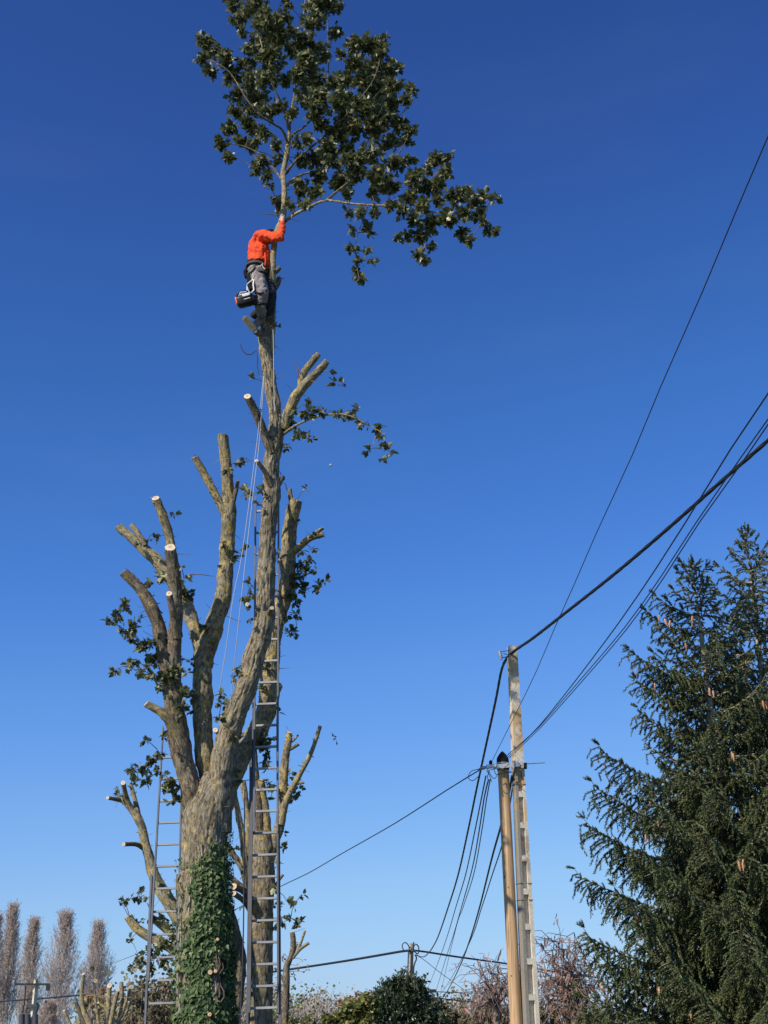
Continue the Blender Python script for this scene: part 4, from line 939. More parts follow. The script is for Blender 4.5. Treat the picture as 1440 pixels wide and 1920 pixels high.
# hands closed round the stem, with fingers and thumb
def hand(wr, c, toward, mat='skin'):
    n = unit(toward); upv = unit(np.array(c) - np.array(wr)); sidev = unit(np.cross(upv, n))
    g = []
    g.append(('ell', (np.array(wr) + c) / 2, (.032, .032, .05)))
    g.append(('cap', [np.array(wr), np.array(c)], [.028, .036]))
    for k, (off, ln) in enumerate(((-.030, .070), (-.010, .080), (.011, .076), (.031, .060))):
        b = np.array(c) + upv * off * 1.0
        g.append(('cap', [b, b + sidev * .035 + n * .01, b + sidev * .055 + n * .045, b + sidev * .035 + n * ln], [.0105, .0105, .0095, .008]))
    b = np.array(c) - upv * .02
    g.append(('cap', [b, b - sidev * .03 + n * .02 + upv * .03, b - sidev * .03 + n * .05 + upv * .045], [.013, .0115, .009]))
    organic('hand', g, mat, pers, vox=.006, smooth=2)
hand(Q(529, 419, 16.52), Q(530, 409, 16.60), np.array([.1, .9, .1]))
hand(Q(523, 429, 16.88), Q(526, 419, 16.84), np.array([.2, -.9, .1]))
# helmet, mostly hidden by the raised arm
g = G(); ell(g, HEAD + np.array([-.01, 0, .045]), (.118, .105, .095)); ell(g, HEAD + np.array([.06, 0, .03]), (.10, .085, .018)); g.build('helmet', M['black'], pers)
g = G(); ell(g, HEAD + np.array([-.02, -.09, -.01]), (.035, .02, .04)); ell(g, HEAD + np.array([-.02, .09, -.01]), (.035, .02, .04)); g.build('ear_defender', M['black'], pers)
g = G(); ell(g, HEAD + np.array([-.03, 0, -.02]), (.085, .082, .08)); g.build('hair', M['dark_and_shade'], pers)
g = G()
for k in range(3):                                                   # drawn hem and back seam of the jacket
    pass
for pts, rr_ in (([Q(497, 499, 16.53), Q(498, 488, 16.52), Q(497, 474, 16.53)], .010), ([Q(476, 487, 16.53), Q(486, 483, 16.51), Q(495, 484, 16.52)], .010)):
    gq = G(); tube(gq, pts, [rr_] * len(pts), 8, .02, wob=.2, seed=int(rr_ * 900)); gq.build('jacket_seam', M['orange'], pers)
# harness: waist belt, padding, leg loops, buckles and gear
def strap(pts, w, mat, name, par=None, thick=.35):
    g = G(); p, r = resample(pts, [w] * len(pts), .02); t, e1, e2 = frames(p)
    hw = w; ht = w * thick
    ring = np.stack([p + e1 * hw + e2 * ht, p - e1 * hw + e2 * ht, p - e1 * hw - e2 * ht, p + e1 * hw - e2 * ht], 1)
    n = len(p); i = np.arange(n - 1)[:, None] * 4; j = np.arange(4)[None, :]
    g.add(ring.reshape(-1, 3), np.stack([i + j, i + (j + 1) % 4, i + 4 + (j + 1) % 4, i + 4 + j], -1).reshape(-1, 4))
    return g.build(name, M[mat], par or pers, smooth=False)
hb = G()
def loop_ring(c, rx, ry, z0, z1, mat, name, tilt=0.0, thick=.02, a0=0, a1=2 * math.pi, par=None):
    g = G(); N_ = 36; a = np.linspace(a0, a1, N_)
    for rr_, flip in ((0, 0), (thick, 1)):
        pass
    inner = [np.array([c[0] + math.cos(t) * (rx), c[1] + math.sin(t) * (ry), 0]) for t in a]
    outer = [np.array([c[0] + math.cos(t) * (rx + thick), c[1] + math.sin(t) * (ry + thick), 0]) for t in a]
    zz = [c[2] + tilt * math.cos(t) for t in a]
    V = []
    for k in range(N_):
        for q, z in ((inner[k], z0), (outer[k], z0), (outer[k], z1), (inner[k], z1)): V.append([q[0], q[1], zz[k] + z])
    i = np.arange(N_ - 1)[:, None] * 4; j = np.arange(4)[None, :]
    g.add(V, np.stack([i + j, i + (j + 1) % 4, i + 4 + (j + 1) % 4, i + 4 + j], -1).reshape(-1, 4))
    return g.build(name, M[mat], par or pers, smooth=False)
W0 = Q(484, 500, 16.70)
strap([Q(484, 571, 16.42), Q(492, 569, 16.40), Q(500, 570, 16.46)], .022, 'dark_and_shade', 'knee_shade', None, .25)  # dark band painted in for the shade at the near knee
har = loop_ring(W0, .165, .165, -.055, .035, 'black', 'harness', tilt=-.02, thick=.012)
loop_ring(W0 + np.array([0, 0, -.01]), .182, .182, -.03, .005, 'olive', 'webbing', tilt=-.02, thick=.006, par=har)
strap([Q(466, 513, 16.52), Q(472, 509, 16.49), Q(477, 503, 16.49), Q(478, 498, 16.5)], .018, 'olive', 'webbing', har)
strap([Q(467, 505, 16.52), Q(473, 499, 16.49), Q(477, 497, 16.49)], .012, 'galv', 'buckle', har)
strap([Q(483, 500, 16.49), Q(489, 499, 16.49), Q(493, 494, 16.5), Q(492, 500, 16.5), Q(497, 505, 16.5)], .012, 'white', 'buckle', har)
strap([Q(482, 510, 16.49), Q(488, 507, 16.48), Q(494, 508, 16.48), Q(500, 511, 16.52)], .03, 'olive', 'pouch', har, .6)
strap([Q(474, 512, 16.47), Q(475, 520, 16.45), Q(473, 525, 16.45)], .011, 'white', 'sling', har)
strap([Q(463, 534, 16.44), Q(468, 529, 16.42), Q(474, 524, 16.42)], .012, 'white', 'sling', har)
strap([Q(471, 527, 16.42), Q(476, 526, 16.42), Q(475, 535, 16.4), Q(476, 545, 16.4), Q(472, 549, 16.38)], .022, 'white', 'sling', har)
strap([Q(462, 520, 16.62), Q(459, 512, 16.64), Q(464, 504, 16.64)], .028, 'black', 'pouch', har, .7)
strap([Q(466, 517, 16.55), Q(467, 530, 16.5), Q(472, 545, 16.45)], .045, 'black', 'pouch', har, .6)
strap([Q(479, 512, 16.47), Q(480, 530, 16.45), Q(480, 545, 16.44)], .02, 'dark_and_shade', 'leg_loop', har)
strap([Q(478, 548, 16.42), Q(488, 552, 16.38), Q(500, 547, 16.40)], .028, 'black', 'leg_loop', har)
strap([Q(500, 505, 16.62), Q(507, 507, 16.66), Q(514, 508, 16.56), Q(521, 507, 16.60)], .012, 'cable_grey', 'lanyard', har)
# top-handled chainsaw hung from the harness
CS = Q(460, 563, 16.42)
saw = empty('chainsaw', tuple(CS), 'small black chainsaw with an orange end cap hanging behind the climber\'s hip', 'chainsaw')
ax = unit(Q(478, 557, 16.40) - Q(446, 566, 16.42)); upc = unit(np.array([0.1, -.15, 1]) - ax * np.dot(ax, [0.1, -.15, 1])); dpc = np.cross(upc, ax)
R3 = np.stack([ax, dpc, upc], 1)
def rbox(g, c, s, R, m=0):
    """rounded box as a superellipsoid"""
    nu, nv = 24, 14; u = np.arange(nu) / nu * 2 * math.pi; w = np.linspace(.01, math.pi - .01, nv); U, Wv = np.meshgrid(u, w)
    f = lambda x: np.sign(x) * np.abs(x) ** .45
    v = np.stack([f(np.cos(U)) * f(np.sin(Wv)) * s[0] / 2, f(np.sin(U)) * f(np.sin(Wv)) * s[1] / 2, f(np.cos(Wv)) * s[2] / 2], -1).reshape(-1, 3) @ R.T
    i = np.arange(nv - 1)[:, None] * nu; j = np.arange(nu)[None, :]; j2 = (j + 1) % nu
    g.add(v + c, np.stack([i + j, i + nu + j, i + nu + j2, i + j2], -1).reshape(-1, 4), None, m)
    k = np.arange(nu)
    for rg_ in (v[:nu], v[-nu:]): g.add(np.concatenate([rg_, rg_.mean(0)[None]]) + c, np.stack([k, (k + 1) % nu, np.full(nu, nu)], -1), None, m)
g = G(); rbox(g, CS + upc * -.01, (.27, .16, .17), R3); rbox(g, CS + ax * .10 - upc * .02, (.12, .13, .12), R3); g.build('engine_housing', M['saw_black'], saw)
g = G(); rbox(g, CS - ax * .125 + upc * .01, (.035, .13, .13), R3); g.build('end_cap', M['red'], saw)
g = G(); rbox(g, CS + ax * .03 - dpc * -.0 + upc * .035 - np.array([0, .083, 0]), (.12, .02, .045), R3); g.build('badge', M['white'], saw, label='white badge on the black housing')
g = G(); rbox(g, CS + ax * .03 - upc * .03 - np.array([0, .083, 0]), (.10, .015, .012), R3); g.build('badge', M['white'], saw)
g = G(); rbox(g, CS - ax * .03 + upc * .085, (.10, .09, .035), R3); g.build('filter_cover', M['galv'], saw)
g = G(); rbox(g, CS + ax * .12 - upc * .085, (.07, .07, .05), R3); g.build('chain_cover', M['saw_black'], saw)
g = G(); tube(g, [CS - ax * .10 + upc * .06, CS - ax * .09 + upc * .13, CS + upc * .15, CS + ax * .09 + upc * .11, CS + ax * .12 + upc * .04], [.014] * 5, 8, .02); g.build('handle', M['saw_black'], saw)
g = G(); tube(g, [CS - ax * .06 + upc * .07 - dpc * .06, CS - ax * .04 + upc * .10 - dpc * .09, CS + ax * .05 + upc * .09 - dpc * .08], [.008] * 3, 6, .02); g.build('hook', M['white'], saw)
g = G(); A_, B_ = Q(474, 558, 16.38), Q(512, 545, 16.46); axb = unit(B_ - A_); box(g, (A_ + B_) / 2, (np.linalg.norm(B_ - A_), .012, .045), np.stack([axb, unit(np.cross([0, 0, 1], axb)), np.cross(axb, unit(np.cross([0, 0, 1], axb)))], 1)); g.build('guide_bar', M['saw_black'], saw, smooth=False)
cord('strop', [Q(474, 549, 16.38), Q(467, 548, 16.38), Q(463, 535, 16.42), Q(464, 556, 16.4)], .007, 'white', 'white strop linking the chainsaw to the climber\'s harness', 'strap')

# ---------------------------------------------------------------- utility poles
PA = P(995.5, 1920, 20.0); PT = P(960, 1213, 20.0)
dirp = (PT - PA) / (PT[2] - PA[2]); base = PA - dirp * PA[2]; zt = PT[2]
cp = empty('utility_pole', tuple(base), 'tapering grey concrete pole with a ladder of recessed panels, tallest of the poles', 'utility pole', 'utility poles')
ang = RAD(14); tx_, ty_ = np.array([math.cos(ang), math.sin(ang), 0]), np.array([-math.sin(ang), math.cos(ang), 0])
def cpt(z, u, w):           # u across the front (-1..1), w depth (0 front .. 1 back)
    k = z / zt; W = (.225 + (.130 - .225) * k); Dp = (.235 + (.125 - .235) * k)
    return base + dirp * z + tx_ * (u * W / 2) + ty_ * ((w - .5) * Dp)
def pole_block(g, z0, z1, u0, u1, w0, w1, m=0):
    hexa(g, [cpt(z0, u0, w0), cpt(z0, u1, w0), cpt(z0, u1, w1), cpt(z0, u0, w1), cpt(z1, u0, w0), cpt(z1, u1, w0), cpt(z1, u1, w1), cpt(z1, u0, w1)], m)
def z_at(y):
    lo, hi = 0.0, zt
    for _ in range(40):
        m_ = (lo + hi) / 2
        if project(base + dirp * m_)[1] > y: lo = m_
        else: hi = m_
    return lo
ztop_niche = z_at(1436)
g = G(); pole_block(g, ztop_niche + .001, zt, -1, 1, 0, 1); pole_block(g, zt, zt + .01, -.9, .9, .1, .9); g.build('shaft', M['concrete'], cp, smooth=False)
g = G(); pole_block(g, 0, ztop_niche, -1, -.52, 0, 1); g.build('flange', M['concrete_grey'], cp, smooth=False, label='darker left flange')
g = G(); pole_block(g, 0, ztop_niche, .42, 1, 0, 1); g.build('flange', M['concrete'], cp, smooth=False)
tops = [1436, 1496, 1554, 1616, 1678, 1744, 1809, 1876, 1945, 2015]
zs = [z_at(y) for y in tops]
g = G(); pole_block(g, 0, ztop_niche, -.5199, .4199, .32, .85); g.build('web', M['concrete'], cp, smooth=False)
for k in range(1, len(zs)):
    g = G(); pole_block(g, zs[k], zs[k] + .085, -.5199, .4199, .004, .3199); g.build('crossbar', M['concrete'], cp, smooth=False)
for y in (1472, 1657, 1688):
    z = z_at(y); g = G(); ring = [cpt(z, u, w) for u, w in ((-1.06, -.05), (1.06, -.05), (1.06, 1.05), (-1.06, 1.05), (-1.06, -.05))]
    tube(g, ring, [.005] * 5, 6, .05, smoothpath=False); g.build('band', M['galv'], cp)
for u, y in ((.1, 1233), (.0, 1300), (-.2, 1240)):
    g = G(); z = z_at(y); a = cpt(z, u, -.01); segs_add(g, [a], [a + np.array([0, .01, 0]) * -1], .009, .009, 8); g.build('bolt_hole', M['black'], cp)
# the top bracket: two stays holding a clamp out to the left
CL = P(938, 1232, 19.95)
g = G()
tube(g, [cpt(z_at(1221), -1, .3), P(940, 1222, 19.95)], [.006, .006], 6, .1, smoothpath=False); tube(g, [cpt(z_at(1228), -1, .3), P(944, 1226, 19.95)], [.006, .006], 6, .1, smoothpath=False)
tube(g, [cpt(z_at(1233), -1, .3), P(941, 1233, 19.95)], [.008, .008], 6, .1, smoothpath=False)
g.build('bracket', M['cable_grey'], cp)
g = G(); tube(g, [P(936, 1221, 19.95), P(938, 1228, 19.95), P(940, 1237, 19.95)], [.026, .03, .02], 8, .03); g.build('clamp', M['galv'], cp)

WA = P(968, 1920, 20.05); WT = P(942.5, 1425, 20.05); dw = (WT - WA) / (WT[2] - WA[2]); wb = WA - dw * WA[2]
wp = empty('utility_pole', tuple(wb), 'round bare-wood pole with a black pointed cap, beside the concrete pole', 'utility pole', 'utility poles')
g = G(); rT = 10.4 * mpp(WT); rB = 11.8 * mpp(WA); zT = WT[2]
n_ = 26; pts = [wb + dw * (zT * k / n_) for k in range(n_ + 1)]; tube(g, pts, [rB + (rT - rB) * k / n_ for k in range(n_ + 1)], 40, .1, wob=.012, seed=4); g.build('shaft', M['pole_wood'], wp)
g = G()
c = WT; prof = [(-.16, rT * 1.10), (-.02, rT * 1.12), (.03, rT * 1.05), (.09, rT * .62), (.135, .012)]
tube(g, [c + dw * h for h, _ in prof], [r for _, r in prof], 28, .02, smoothpath=False); g.build('cap', M['black'], wp)
for h in (-.055, -.12):
    g = G(); tube(g, [c + dw * (h - .008), c + dw * (h + .008)], [rT * 1.16] * 2, 28, .05, smoothpath=False); g.build('band', M['galv'], wp)
for x, y, r in ((943, 1569, 3), (946, 1645, 2.6), (952, 1665, 1.5), (958, 1830, 1.5)):          # knots
    g = G(); a = P(x, y, 20.05); ct = wb + dw * a[2]; dx = (a[0] - ct[0]); rr_ = rB + (rT - rB) * a[2] / zT
    yy = ct[1] - math.sqrt(max(rr_ ** 2 - dx ** 2, 1e-4)); ell(g, (a[0], yy, a[2]), (r * .006, .006, r * .009)); g.build('knot', M['twig'], wp)
# the cross arm that clamps both poles together
arm = empty('cross_arm', tuple(P(950, 1436, 19.8)), 'galvanised steel arm strapped across the wooden and the concrete pole', 'bracket')
a0, a1 = P(926, 1438, 19.86), P(986, 1431, 19.80)
axx = unit(a1 - a0); upx = np.array([0, 0, 1.0]); dpx = unit(np.cross(upx, axx))
g = G(); box(g, (a0 + a1) / 2 - dpx * 0, (np.linalg.norm(a1 - a0), .008, .07), np.stack([axx, dpx, upx], 1)); box(g, (a0 + a1) / 2 + dpx * .03 + upx * .033, (np.linalg.norm(a1 - a0), .055, .006), np.stack([axx, dpx, upx], 1)); g.build('angle_bar', M['galv'], arm, smooth=False)
g = G(); b0, b1 = P(912, 1438, 19.86), P(930, 1436, 19.86); tube(g, [b0, b1], [.035, .03], 10, .05, smoothpath=False); g.build('insulator', M['ceramic'], arm)
g = G(); ell(g, P(920, 1430, 19.86), (.028, .028, .04)); g.build('clamp', M['black'], arm)
g = G(); tube(g, [P(896, 1444, 19.86), P(905, 1440, 19.86), P(914, 1438, 19.86)], [.012, .03, .018], 8, .05); g.build('clamp', M['galv'], arm)
g = G(); tube(g, [P(986, 1432, 19.8), P(1022, 1430, 19.9)], [.010, .008], 6, .1, smoothpath=False); g.build('stay_rod', M['galv'], arm)
g = G(); box(g, P(985, 1436, 19.76), (.045, .06, .09)); g.build('clamp', M['black'], arm, smooth=False)
g = G(); box(g, P(962, 1434, 19.8), (.03, .03, .12)); g.build('clamp', M['galv'], arm, smooth=False)
for pts in (((926, 1440), (930, 1452), (942, 1450), (958, 1446)), ((914, 1442), (926, 1460), (936, 1448), (955, 1432)), ((920, 1444), (935, 1440), (948, 1448), (960, 1448)), ((912, 1444), (917, 1452), (922, 1466)), ((918, 1444), (914, 1456), (916, 1464)), ((905, 1441), (884, 1446), (878, 1458), (886, 1464), (897, 1456))):
    g = G(); tube(g, [P(x, y, 19.78) for x, y in pts], [.006] * len(pts), 5, .03); g.build('jumper_wire', M['cable'], arm)

# far pole with cable loops
FPB = P(767, 1950, 80); FPB[2] = 0; FT = P(772, 1769, 80)
fp = empty('utility_pole', (FT[0], 80, 0), 'distant weathered pole with drooping cable loops, above the dark green shrub', 'utility pole', 'utility poles')
g = G(); tube(g, [np.array([FPB[0] - .1, 80, 0]), np.array([FT[0], 80, FT[2]])], [.17, .12], 12, .5); g.build('shaft', M['twig_pale'], fp)
for pts, r in ((((757, 1783), (754, 1772), (760, 1767), (766, 1773), (768, 1782)), .035), (((776, 1766), (775, 1774), (777, 1784), (784, 1788), (785, 1776), (779, 1770), (774, 1780)), .04), (((778, 1790), (781, 1797), (776, 1812), (775, 1840)), .05), (((766, 1782), (765, 1810), (764, 1845)), .04)):
    g = G(); tube(g, [P(x, y, 79.7) for x, y in pts], [r] * len(pts), 6, .1); g.build('cable_loop', M['cable'], fp)
g = G(); tube(g, [P(764, 1783, 79.8), P(780, 1783, 79.8)], [.08, .08], 6, .2, smoothpath=False); g.build('clamp', M['cable_grey'], fp)
SPT = P(795, 1854, 110)
spole = empty('utility_pole', (SPT[0] + .3, 110, 0), 'short orange-brown wooden pole far off, just right of the dark green shrub', 'utility pole', 'utility poles')
g = G(); tube(g, [np.array([SPT[0] + .25, 110, 0]), SPT], [.19, .15], 10, .5); g.build('shaft', M['pole_wood'], spole)
g = G(); tube(g, [P(786, 1860, 110), P(814, 1858, 110)], [.05, .05], 6, .5, smoothpath=False); g.build('arm', M['cable_grey'], spole)
g = G(); box(g, P(812, 1858, 109.8), (.5, .2, .25)); g.build('clamp', M['cable'], spole, smooth=False)
# transformer pole far left
TP = P(68, 1837, 120)
tpole = empty('utility_pole', (P(63, 1950, 120)[0], 120, 0), 'distant concrete pole with a cross arm and dark cylinders, between the poplars at far left', 'utility pole', 'utility poles')
g = G(); a = np.array([P(60, 1930, 120)[0], 120, 0]); tube(g, [a, TP], [.34, .2], 4, .5, smoothpath=False); g.build('shaft', M['concrete'], tpole, smooth=False)
g = G(); box(g, (P(30, 1845, 119.7) + P(93, 1846, 119.7)) / 2, (3.0, .15, .16)); g.build('arm', M['cable'], tpole, smooth=False)
g = G(); box(g, P(90, 1852, 119.7), (.35, .2, .5)); g.build('switch', M['cable'], tpole, smooth=False)
for x in (41, 52, 66):
    g = G(); tube(g, [P(x, 1902, 119.4), P(x, 1926, 119.4)], [.26, .26], 12, 1, smoothpath=False); g.build('cylinder', M['cable_grey'], tpole)
g = G(); box(g, P(62, 1885, 119.6), (1.1, .3, .2)); g.build('arm', M['cable_grey'], tpole, smooth=False)
g = G(); tube(g, [P(48, 1848, 119.5), P(46, 1880, 119.5), P(42, 1900, 119.5)], [.06] * 3, 6, .5); g.build('lead', M['cable'], tpole)
g = G(); tube(g, [P(70, 1880, 119.5), P(71, 1890, 119.5), P(66, 1902, 119.5)], [.1] * 3, 6, .5); g.build('lead', M['cable'], tpole)

# ---------------------------------------------------------------- wires
def wire(pl, A, B, r, label, name='overhead_wire', mat='cable', group='overhead wires', twist=0, n=6):
    pts = [on_plane(x, y, A, B) for x, y in pl]
    if not twist:
        return cord(name, pts, r, mat, label, 'cable', group, n=n, step=.6)
    p, _ = resample(pts, [r] * len(pts), .09); t, e1, e2 = frames(p)
    L = np.concatenate([[0], np.cumsum(np.linalg.norm(np.diff(p, axis=0), axis=1))])
    root = empty(name, tuple(pts[0]), label, 'cable', group)
    for s in range(4):
        a = L / twist * 2 * math.pi + s * math.pi / 2
        q = p + e1 * (np.cos(a) * r)[:, None] + e2 * (np.sin(a) * r)[:, None]
        g = G(); tube(g, q, [r * 1.15] * len(q), 6, .1, smoothpath=False); g.build('strand', M[mat], root)
    return root
pole_c = (PT[0], 20.0)
wire([(1640, 640), (1540, 735), (1440, 826), (1377, 881), (1318, 933), (1242, 1000), (1150, 1078), (1050, 1157), (1000, 1196), (968, 1218), (951, 1233), (945, 1243)], (4.14, 12.5), (2.02, 20.0), .0115, 'thick twisted black cable coming in from the right to the top of the concrete pole', 'twisted_cable', twist=1.1)
wire([(945, 1243), (939, 1262), (930, 1310), (915, 1380), (902, 1440), (893, 1482), (878, 1555), (859, 1640), (840, 1702), (823, 1752), (813, 1773), (804, 1786), (794, 1794), (783, 1791), (776, 1781)], (1.92, 19.95), (FT[0] + .1, 80.0), .0105, 'thick black cable dropping from the concrete pole to the distant pole', 'twisted_cable', twist=1.3)
wire([(1470, 188), (1440, 256), (1381, 394), (1318, 545), (1238, 727), (1187, 850), (1118, 1000), (1080, 1088), (1039, 1180), (1005, 1260), (975, 1322), (945, 1382), (921, 1430)], (2.5, 6.8), (1.675, 19.86), .0045, 'single thin wire slanting steeply, its upper end at the right edge of the sky')
wA = (1.925, 19.95)
wire([(1480, 676), (1440, 738), (1370, 842), (1285, 980), (1230, 1066), (1160, 1168), (1080, 1275), (1012, 1360), (980, 1391), (951, 1416)], (2.86, 8.5), wA, .0065, 'upper left of three close wires from the right edge down to the wooden pole')
wire([(1480, 728), (1440, 786), (1389, 858), (1305, 980), (1240, 1080), (1170, 1178), (1080, 1284), (1012, 1362), (980, 1393), (953, 1419)], (3.0, 9.0), wA, .0055, 'middle one of three close wires from the right edge down to the wooden pole')
wire([(1480, 738), (1440, 796), (1391, 868), (1311, 980), (1244, 1084), (1174, 1181), (1083, 1287), (1014, 1364), (982, 1395), (955, 1421)], (3.02, 9.0), wA, .0055, 'lower right of three close wires from the right edge down to the wooden pole')
wire([(897, 1445), (840, 1480), (740, 1544), (640, 1601), (580, 1636), (526, 1662), (458, 1697), (360, 1744), (276, 1781), (220, 1803), (170, 1822), (92, 1848)], (1.475, 19.86), (P(92, 1848, 119.5)[0], 119.5), .011, 'thin wire sloping down left from the wooden pole behind the lopped trees')
wire([(-60, 1884), (0, 1878), (80, 1872), (160, 1865), (267, 1853), (400, 1838), (547, 1817), (640, 1803), (700, 1793), (752, 1784), (768, 1782)], (FT[0], 80), (-50, 150), .075, 'black cable crossing low on the left to the distant pole with loops')
wire([(776, 1782), (800, 1785), (850, 1793), (900, 1800), (957, 1808), (1040, 1822), (1120, 1833)], (FT[0], 80), (30, 120), .06, 'black cable leading right from the distant pole behind the wooden pole')
wire([(778, 1790), (794, 1799), (830, 1827), (893, 1872), (930, 1898)], (FT[0], 80), (12, 125), .02, 'faint wire falling right from the distant pole to the hedge')
wire([(806, 1859), (860, 1861), (957, 1864), (1050, 1868)], (SPT[0], 110), (30, 118), .035, 'faint level wire right of the short orange-brown pole, upper one')
wire([(800, 1868), (850, 1875), (897, 1880), (960, 1886)], (SPT[0], 110), (30, 118), .045, 'dark level wire right of the short orange-brown pole, lower one')
wire([(911, 1455), (905, 1485), (890, 1560), (873, 1640), (855, 1700), (838, 1757), (820, 1808), (801, 1856)], (1.59, 19.86), (SPT[0] + .3, 110), .012, 'leftmost of the thin service wires hanging from the cross arm', group='service wires')
wire([(916, 1462), (908, 1495), (898, 1560), (885, 1630), (865, 1702), (850, 1754), (832, 1810), (813, 1874)], (1.63, 19.86), (SPT[0] + .8, 112), .012, 'thin service wire hanging from the cross arm, second from the left', group='service wires')
wire([(919, 1462), (912, 1500), (903, 1560), (888, 1640), (868, 1702), (850, 1760), (822, 1880)], (1.66, 19.86), (SPT[0] + 1.2, 114), .010, 'thin service wire hanging from the cross arm, third from the left', group='service wires')
wire([(960, 1455), (954, 1490), (938, 1553), (922, 1610), (899, 1702), (880, 1765), (862, 1812), (840, 1856), (823, 1882)], (1.99, 20.2), (SPT[0] + 1.3, 112), .020, 'thicker wire passing behind the wooden pole down to the far hedge', group='service wires')
wire([(962, 1470), (956, 1510), (941, 1585), (923, 1640), (903, 1702), (880, 1768), (845, 1836), (826, 1864)], (2.01, 20.25), (SPT[0] + 1.5, 113), .012, 'thin wire behind the wooden pole, just right of the thicker one', group='service wires')

# ---------------------------------------------------------------- spruces
def shoots_add(g, A, B, rg, w=.029, core=.006, m=0):
    """needle-covered shoots from A to B: rings of flat pointed needles round a thin core"""
    A, B = np.asarray(A), np.asarray(B); n = len(A)
    if n == 0: return
    t = B - A; L = np.linalg.norm(t, axis=1)[:, None]; t = t / (L + 1e-9)
    ref = rg.normal(size=(n, 3)); e1 = np.cross(t, ref); e1 /= np.linalg.norm(e1, axis=1)[:, None] + 1e-9; e2 = np.cross(t, e1)
    V = []; K = 15
    for k in range(K):
        s = (k + rg.random((n, 1))) / K * .9; a = k * 2.4 + rg.random((n, 1))
        rdir = e1 * np.cos(a) + e2 * np.sin(a); tan_ = -e1 * np.sin(a) + e2 * np.cos(a)
        b0 = A + t * L * s; tip = b0 + rdir * w * rg.uniform(.75, 1.15, (n, 1)) + t * .030
        V += [b0 - tan_ * .0085 - t * .014, b0 + tan_ * .0085 + t * .012, tip]
    V = np.stack(V, 1)
    F = (np.arange(n) * 3 * K)[:, None, None] + np.arange(3 * K).reshape(1, K, 3)
    g.add(V.reshape(-1, 3), F.reshape(-1, 3), None, m)
SPR = np.random.default_rng(99)
def spruce_branch(root, a, tip, rg, dens=1.0, hang=.55, r0=None, cones=None):
    """one branch: sagging axis, side twigs left and right, short shoots hanging from them"""
    L = np.linalg.norm(tip - a); ax = unit(tip - a); flat_ = unit(ax * [1, 1, 0])
    n = max(5, int(L / .12)); s = np.linspace(0, 1, n + 1)[:, None]
    path = a + (tip - a) * s + np.array([0, 0, -1.0]) * (np.sin(s * math.pi) * .10 * L) + np.cumsum(rg.normal(size=(n + 1, 3)) * .008, axis=0)
    path[-1] += np.array([0, 0, .03 * L])
    r0 = r0 or .006 + .009 * L
    gw = G(); tube(gw, path, np.linspace(r0, .004, n + 1), 6, .1, smoothpath=False)
    side = unit(np.cross([0, 0, 1], flat_))
    A, B, TA, TB = [], [], [], []
    st = .06 / dens; k = int(L / st)
    for q in range(k):
        u = .10 + .9 * (q + rg.random() * .6) / k
        if u > .985: continue
        i = u * n; i0 = int(i); p = path[i0] + (path[min(i0 + 1, n)] - path[i0]) * (i - i0)
        sg = 1 if q % 2 else -1
        bl = min(.52, (.10 + .34 * L * (1 - u) ** .8 * (.5 + u))) * rg.uniform(.6, 1.15)
        d = unit(flat_ * .75 + side * sg * rg.uniform(.55, 1.05) + np.array([0, 0, rg.uniform(-.25, .15)]))
        m_ = max(1, int(bl / .09)); pp = p.copy(); dr = d.copy()
        for w in range(m_):
            dr = unit(dr + np.array([0, 0, -hang * .28 * min(1, L)]))
            pn = pp + dr * bl / m_
            A.append(pp); B.append(pn + dr * .02)
            # hanging shoots
            if rg.random() < .85 * min(1, .35 + L * .6):
                hd = unit(np.array([rg.normal() * .35, rg.normal() * .35, -1.0]) * hang + dr * (1 - hang) + side * rg.normal() * .35)
                hl = rg.uniform(.07, .19) * min(1.3, .55 + L * .35)
                A.append(pn); B.append(pn + hd * hl)
            pp = pn
        TA.append(p); TB.append(pp)
    # shoots along and at the tip of the axis itself
    for q in range(max(2, int(L / .08))):
        u = .35 + .65 * q / max(2, int(L / .08)); i0 = min(int(u * n), n - 1); p = path[i0]
        A.append(p); B.append(p + unit(ax + rg.normal(size=3) * .35 + np.array([0, 0, .25])) * .11)
    for q in range(4):
        A.append(path[-1] - ax * .03); B.append(path[-1] + unit(ax * 1.1 + np.array([0, 0, .45]) + rg.normal(size=3) * .38) * rg.uniform(.08, .14))
    segs_add(gw, TA, TB, .0045, .002, 3)
    br = gw.build('branch', M['twig_pale'], root)
    gn = G(); shoots_add(gn, A, B, rg); gn.build('needles', M['needle'], br, False, kind='stuff')
    if cones is not None: cones.extend([B[q] for q in range(0, len(B), 7)])
